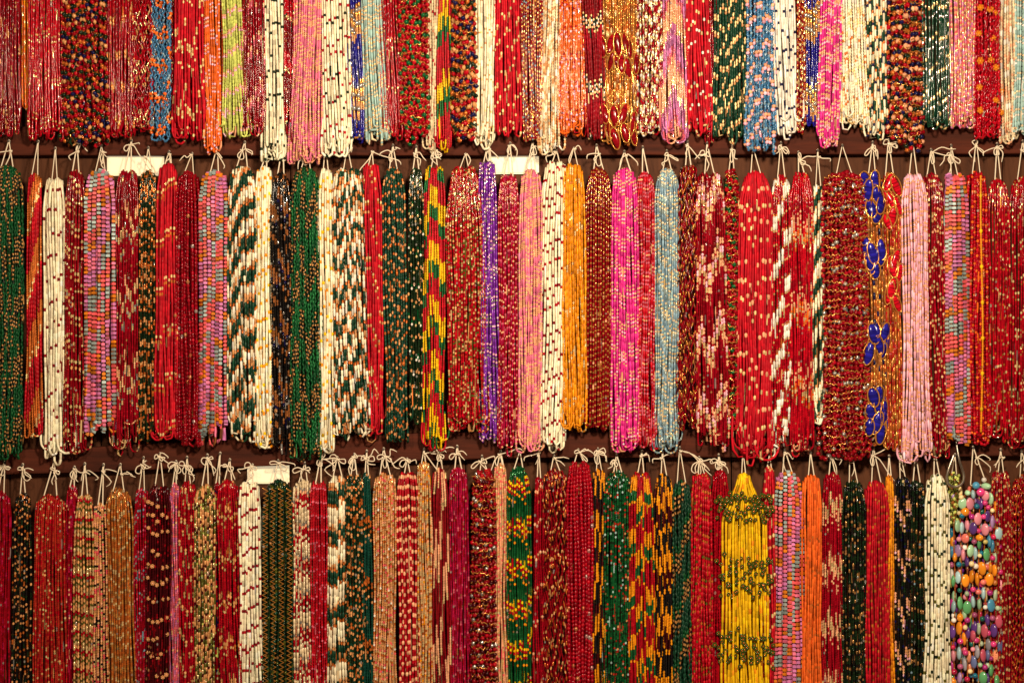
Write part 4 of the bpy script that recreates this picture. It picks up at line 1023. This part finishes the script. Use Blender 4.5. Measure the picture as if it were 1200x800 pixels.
def stone_mat():
    m, nt, p = new_mat("agate_stone")
    oi = nt.nodes.new("ShaderNodeObjectInfo")
    tc = nt.nodes.new("ShaderNodeTexCoord")
    mp = nt.nodes.new("ShaderNodeVectorMath")
    mp.operation = 'ADD'
    rnd = nt.nodes.new("ShaderNodeVectorMath")
    rnd.operation = 'SCALE'
    rnd.inputs[0].default_value = (7, 3, 5)
    nt.links.new(oi.outputs["Random"], rnd.inputs["Scale"])
    nt.links.new(tc.outputs["Object"], mp.inputs[0])
    nt.links.new(rnd.outputs[0], mp.inputs[1])
    n = nt.nodes.new("ShaderNodeTexNoise")
    n.inputs["Scale"].default_value = 150
    n.inputs["Distortion"].default_value = 1.5
    nt.links.new(mp.outputs[0], n.inputs["Vector"])
    hs = nt.nodes.new("ShaderNodeHueSaturation")
    mr = nt.nodes.new("ShaderNodeMapRange")
    mr.inputs["From Min"].default_value = .3
    mr.inputs["From Max"].default_value = .7
    mr.inputs["To Min"].default_value = .72
    mr.inputs["To Max"].default_value = 1.2
    nt.links.new(n.outputs["Fac"], mr.inputs["Value"])
    nt.links.new(mr.outputs["Result"], hs.inputs["Value"])
    nt.links.new(oi.outputs["Color"], hs.inputs["Color"])
    nt.links.new(hs.outputs["Color"], p.inputs["Base Color"])
    p.inputs["Roughness"].default_value = 0.22
    p.inputs["Coat Weight"].default_value = 0.4
    return m


M_AGATE = stone_mat()


def stone_hank():
    cx, yt, D0 = 1147.0, 563.0, 17.0
    org = (cx, yt, D0)
    root = empty("necklace_hank", cx, yt, D0, "hank of big oval stones in mint, orange, purple, pink and blue", "necklace", ROWGROUP[3])
    b = Buf()
    lobe(b, (0, 0, 0), 0.5, (1, 1, 1, 0), 14, 9)
    me = b.mesh("stone_bead", M_AGATE, (0, 0, 0))
    for (x, y, w, h, k, *back) in STONES:
        u = (x - cx) / 31.0
        oval = h > 8.5 or w > 8.5
        d = D0 + 9 * math.sqrt(max(.05, 1 - min(1, u * u))) - 2 + rng.uniform(-1.5, 1.5) + (2.0 if w >= 7.5 else (1.2 if w < 6.8 and h < 8 else -2.0))
        if back:
            d += back[0]
        # an oval seen narrow is the same flat oval turned on its thread
        if oval and h >= 10:
            face = min(w, 9.0)
            W9, T = 9.2, 5.0
            a = math.acos(max(0.0, min(1.0, (face - T) / (W9 - T)))) * rng.choice([-1, 1]) if face > T else math.pi / 2
            sc, rot = (W9, T, h), (rng.uniform(-.08, .08), rng.uniform(-.12, .12), a)
        else:
            sc, rot = (w, min(w, h), h), (0, 0, rng.uniform(0, 6))
        o = put("stone_bead", me, root, org, x, y, d, rot, sc)
        o.scale = tuple(1.12 * q for q in sc)
        c = STC[k]
        v = rng.uniform(.95, 1.3)
        o.color = (s2l(c[0]) * v, s2l(c[1]) * v, s2l(c[2]) * v, 1)
    # threads with gold seed beads, three deep
    t = Buf()
    for layer in range(2):
        for k in range(9):
            x = 1119 + 6.9 * k + layer * 2
            u = (x - cx) / 31.0
            V = np.arange(yt + 12 * abs(u) ** 2 + 4, 826, 9.0)
            P = np.stack([cx + (x - cx) * (.62 + .38 * sm((V - yt) / 45)) + .7 * np.sin(V / 21 + k), V, np.full_like(V, D0 + 8 * math.sqrt(max(.05, 1 - u * u)) - 2.5 - 7 * layer)], 1)
            s0, Ls, cols, rad = lay(parse("BZ2.4x5 PG2.4*1.1 BN2.4x3" if layer == 0 else "MR8x2 BN6 PU6*1.6 SG6*1.6 RS5*1.4"), V[-1] - V[0], rng.uniform(0, 20), .15, 1)
            bead_tube(t, P, 1.0 if layer == 0 else 2.0, s0, Ls, cols, rad, 5, (1, 0, 0))
    t.build("threads", M_GLASS, root, org)
    hanging_cord(root, org, 3, cx, yt, 40, D0, 8, 'k', (1143.5, 524))


stone_hank()


# ------------------------------------------------------------------ bent steel hook over the lower rail
b = Buf()
add_tube(b, [(1124, 503, -3), (1124.5, 508, 2.5), (1125, 520, 4), (1126.5, 540, 12), (1127.8, 553, 24), (1126.5, 562, 29), (1121.5, 567.5, 31), (1114, 569, 31), (1108.5, 565, 31), (1107, 558, 31), (1109, 548, 31), (1113, 538, 30), (1116, 531, 29)], 1.5, 6, 8, np.array((1, 1, 1, 0)))
o = b.build("hook", M_STEEL, None, (1124, 505, 0), stuff=False)
o["label"] = "bent steel wire hook hanging between the olive-dotted cream hank and the stone hank"
o["category"] = "hook"

# ------------------------------------------------------------------ nails: one in the rail above every hank
b = Buf()
P = np.array([(0, 0, -8), (0, 0, 9.6), (0, 0, 9.6), (0, 0, 10.6), (0, 0, 10.9)], float)
b.rings(P, np.tile((1.0, 0, 0), (5, 1)), np.tile((0, 1.0, 0), (5, 1)), np.array([.7, .7, 1.6, 1.5, .2]), np.tile((1.0, 1, 1, 0), (4, 1)), 8)
nail_me = b.mesh("nail", M_NAIL, (0, 0, 0))
for row, lst in NAILS.items():
    r_, org = RAILS[row]
    for (x, y) in lst:
        put("nail", nail_me, r_, org, x, y + 0.9, 0.0)

print("objects", len(bpy.data.objects), "tris", sum(len(o.data.polygons) for o in bpy.data.objects if o.type == 'MESH') * 2)
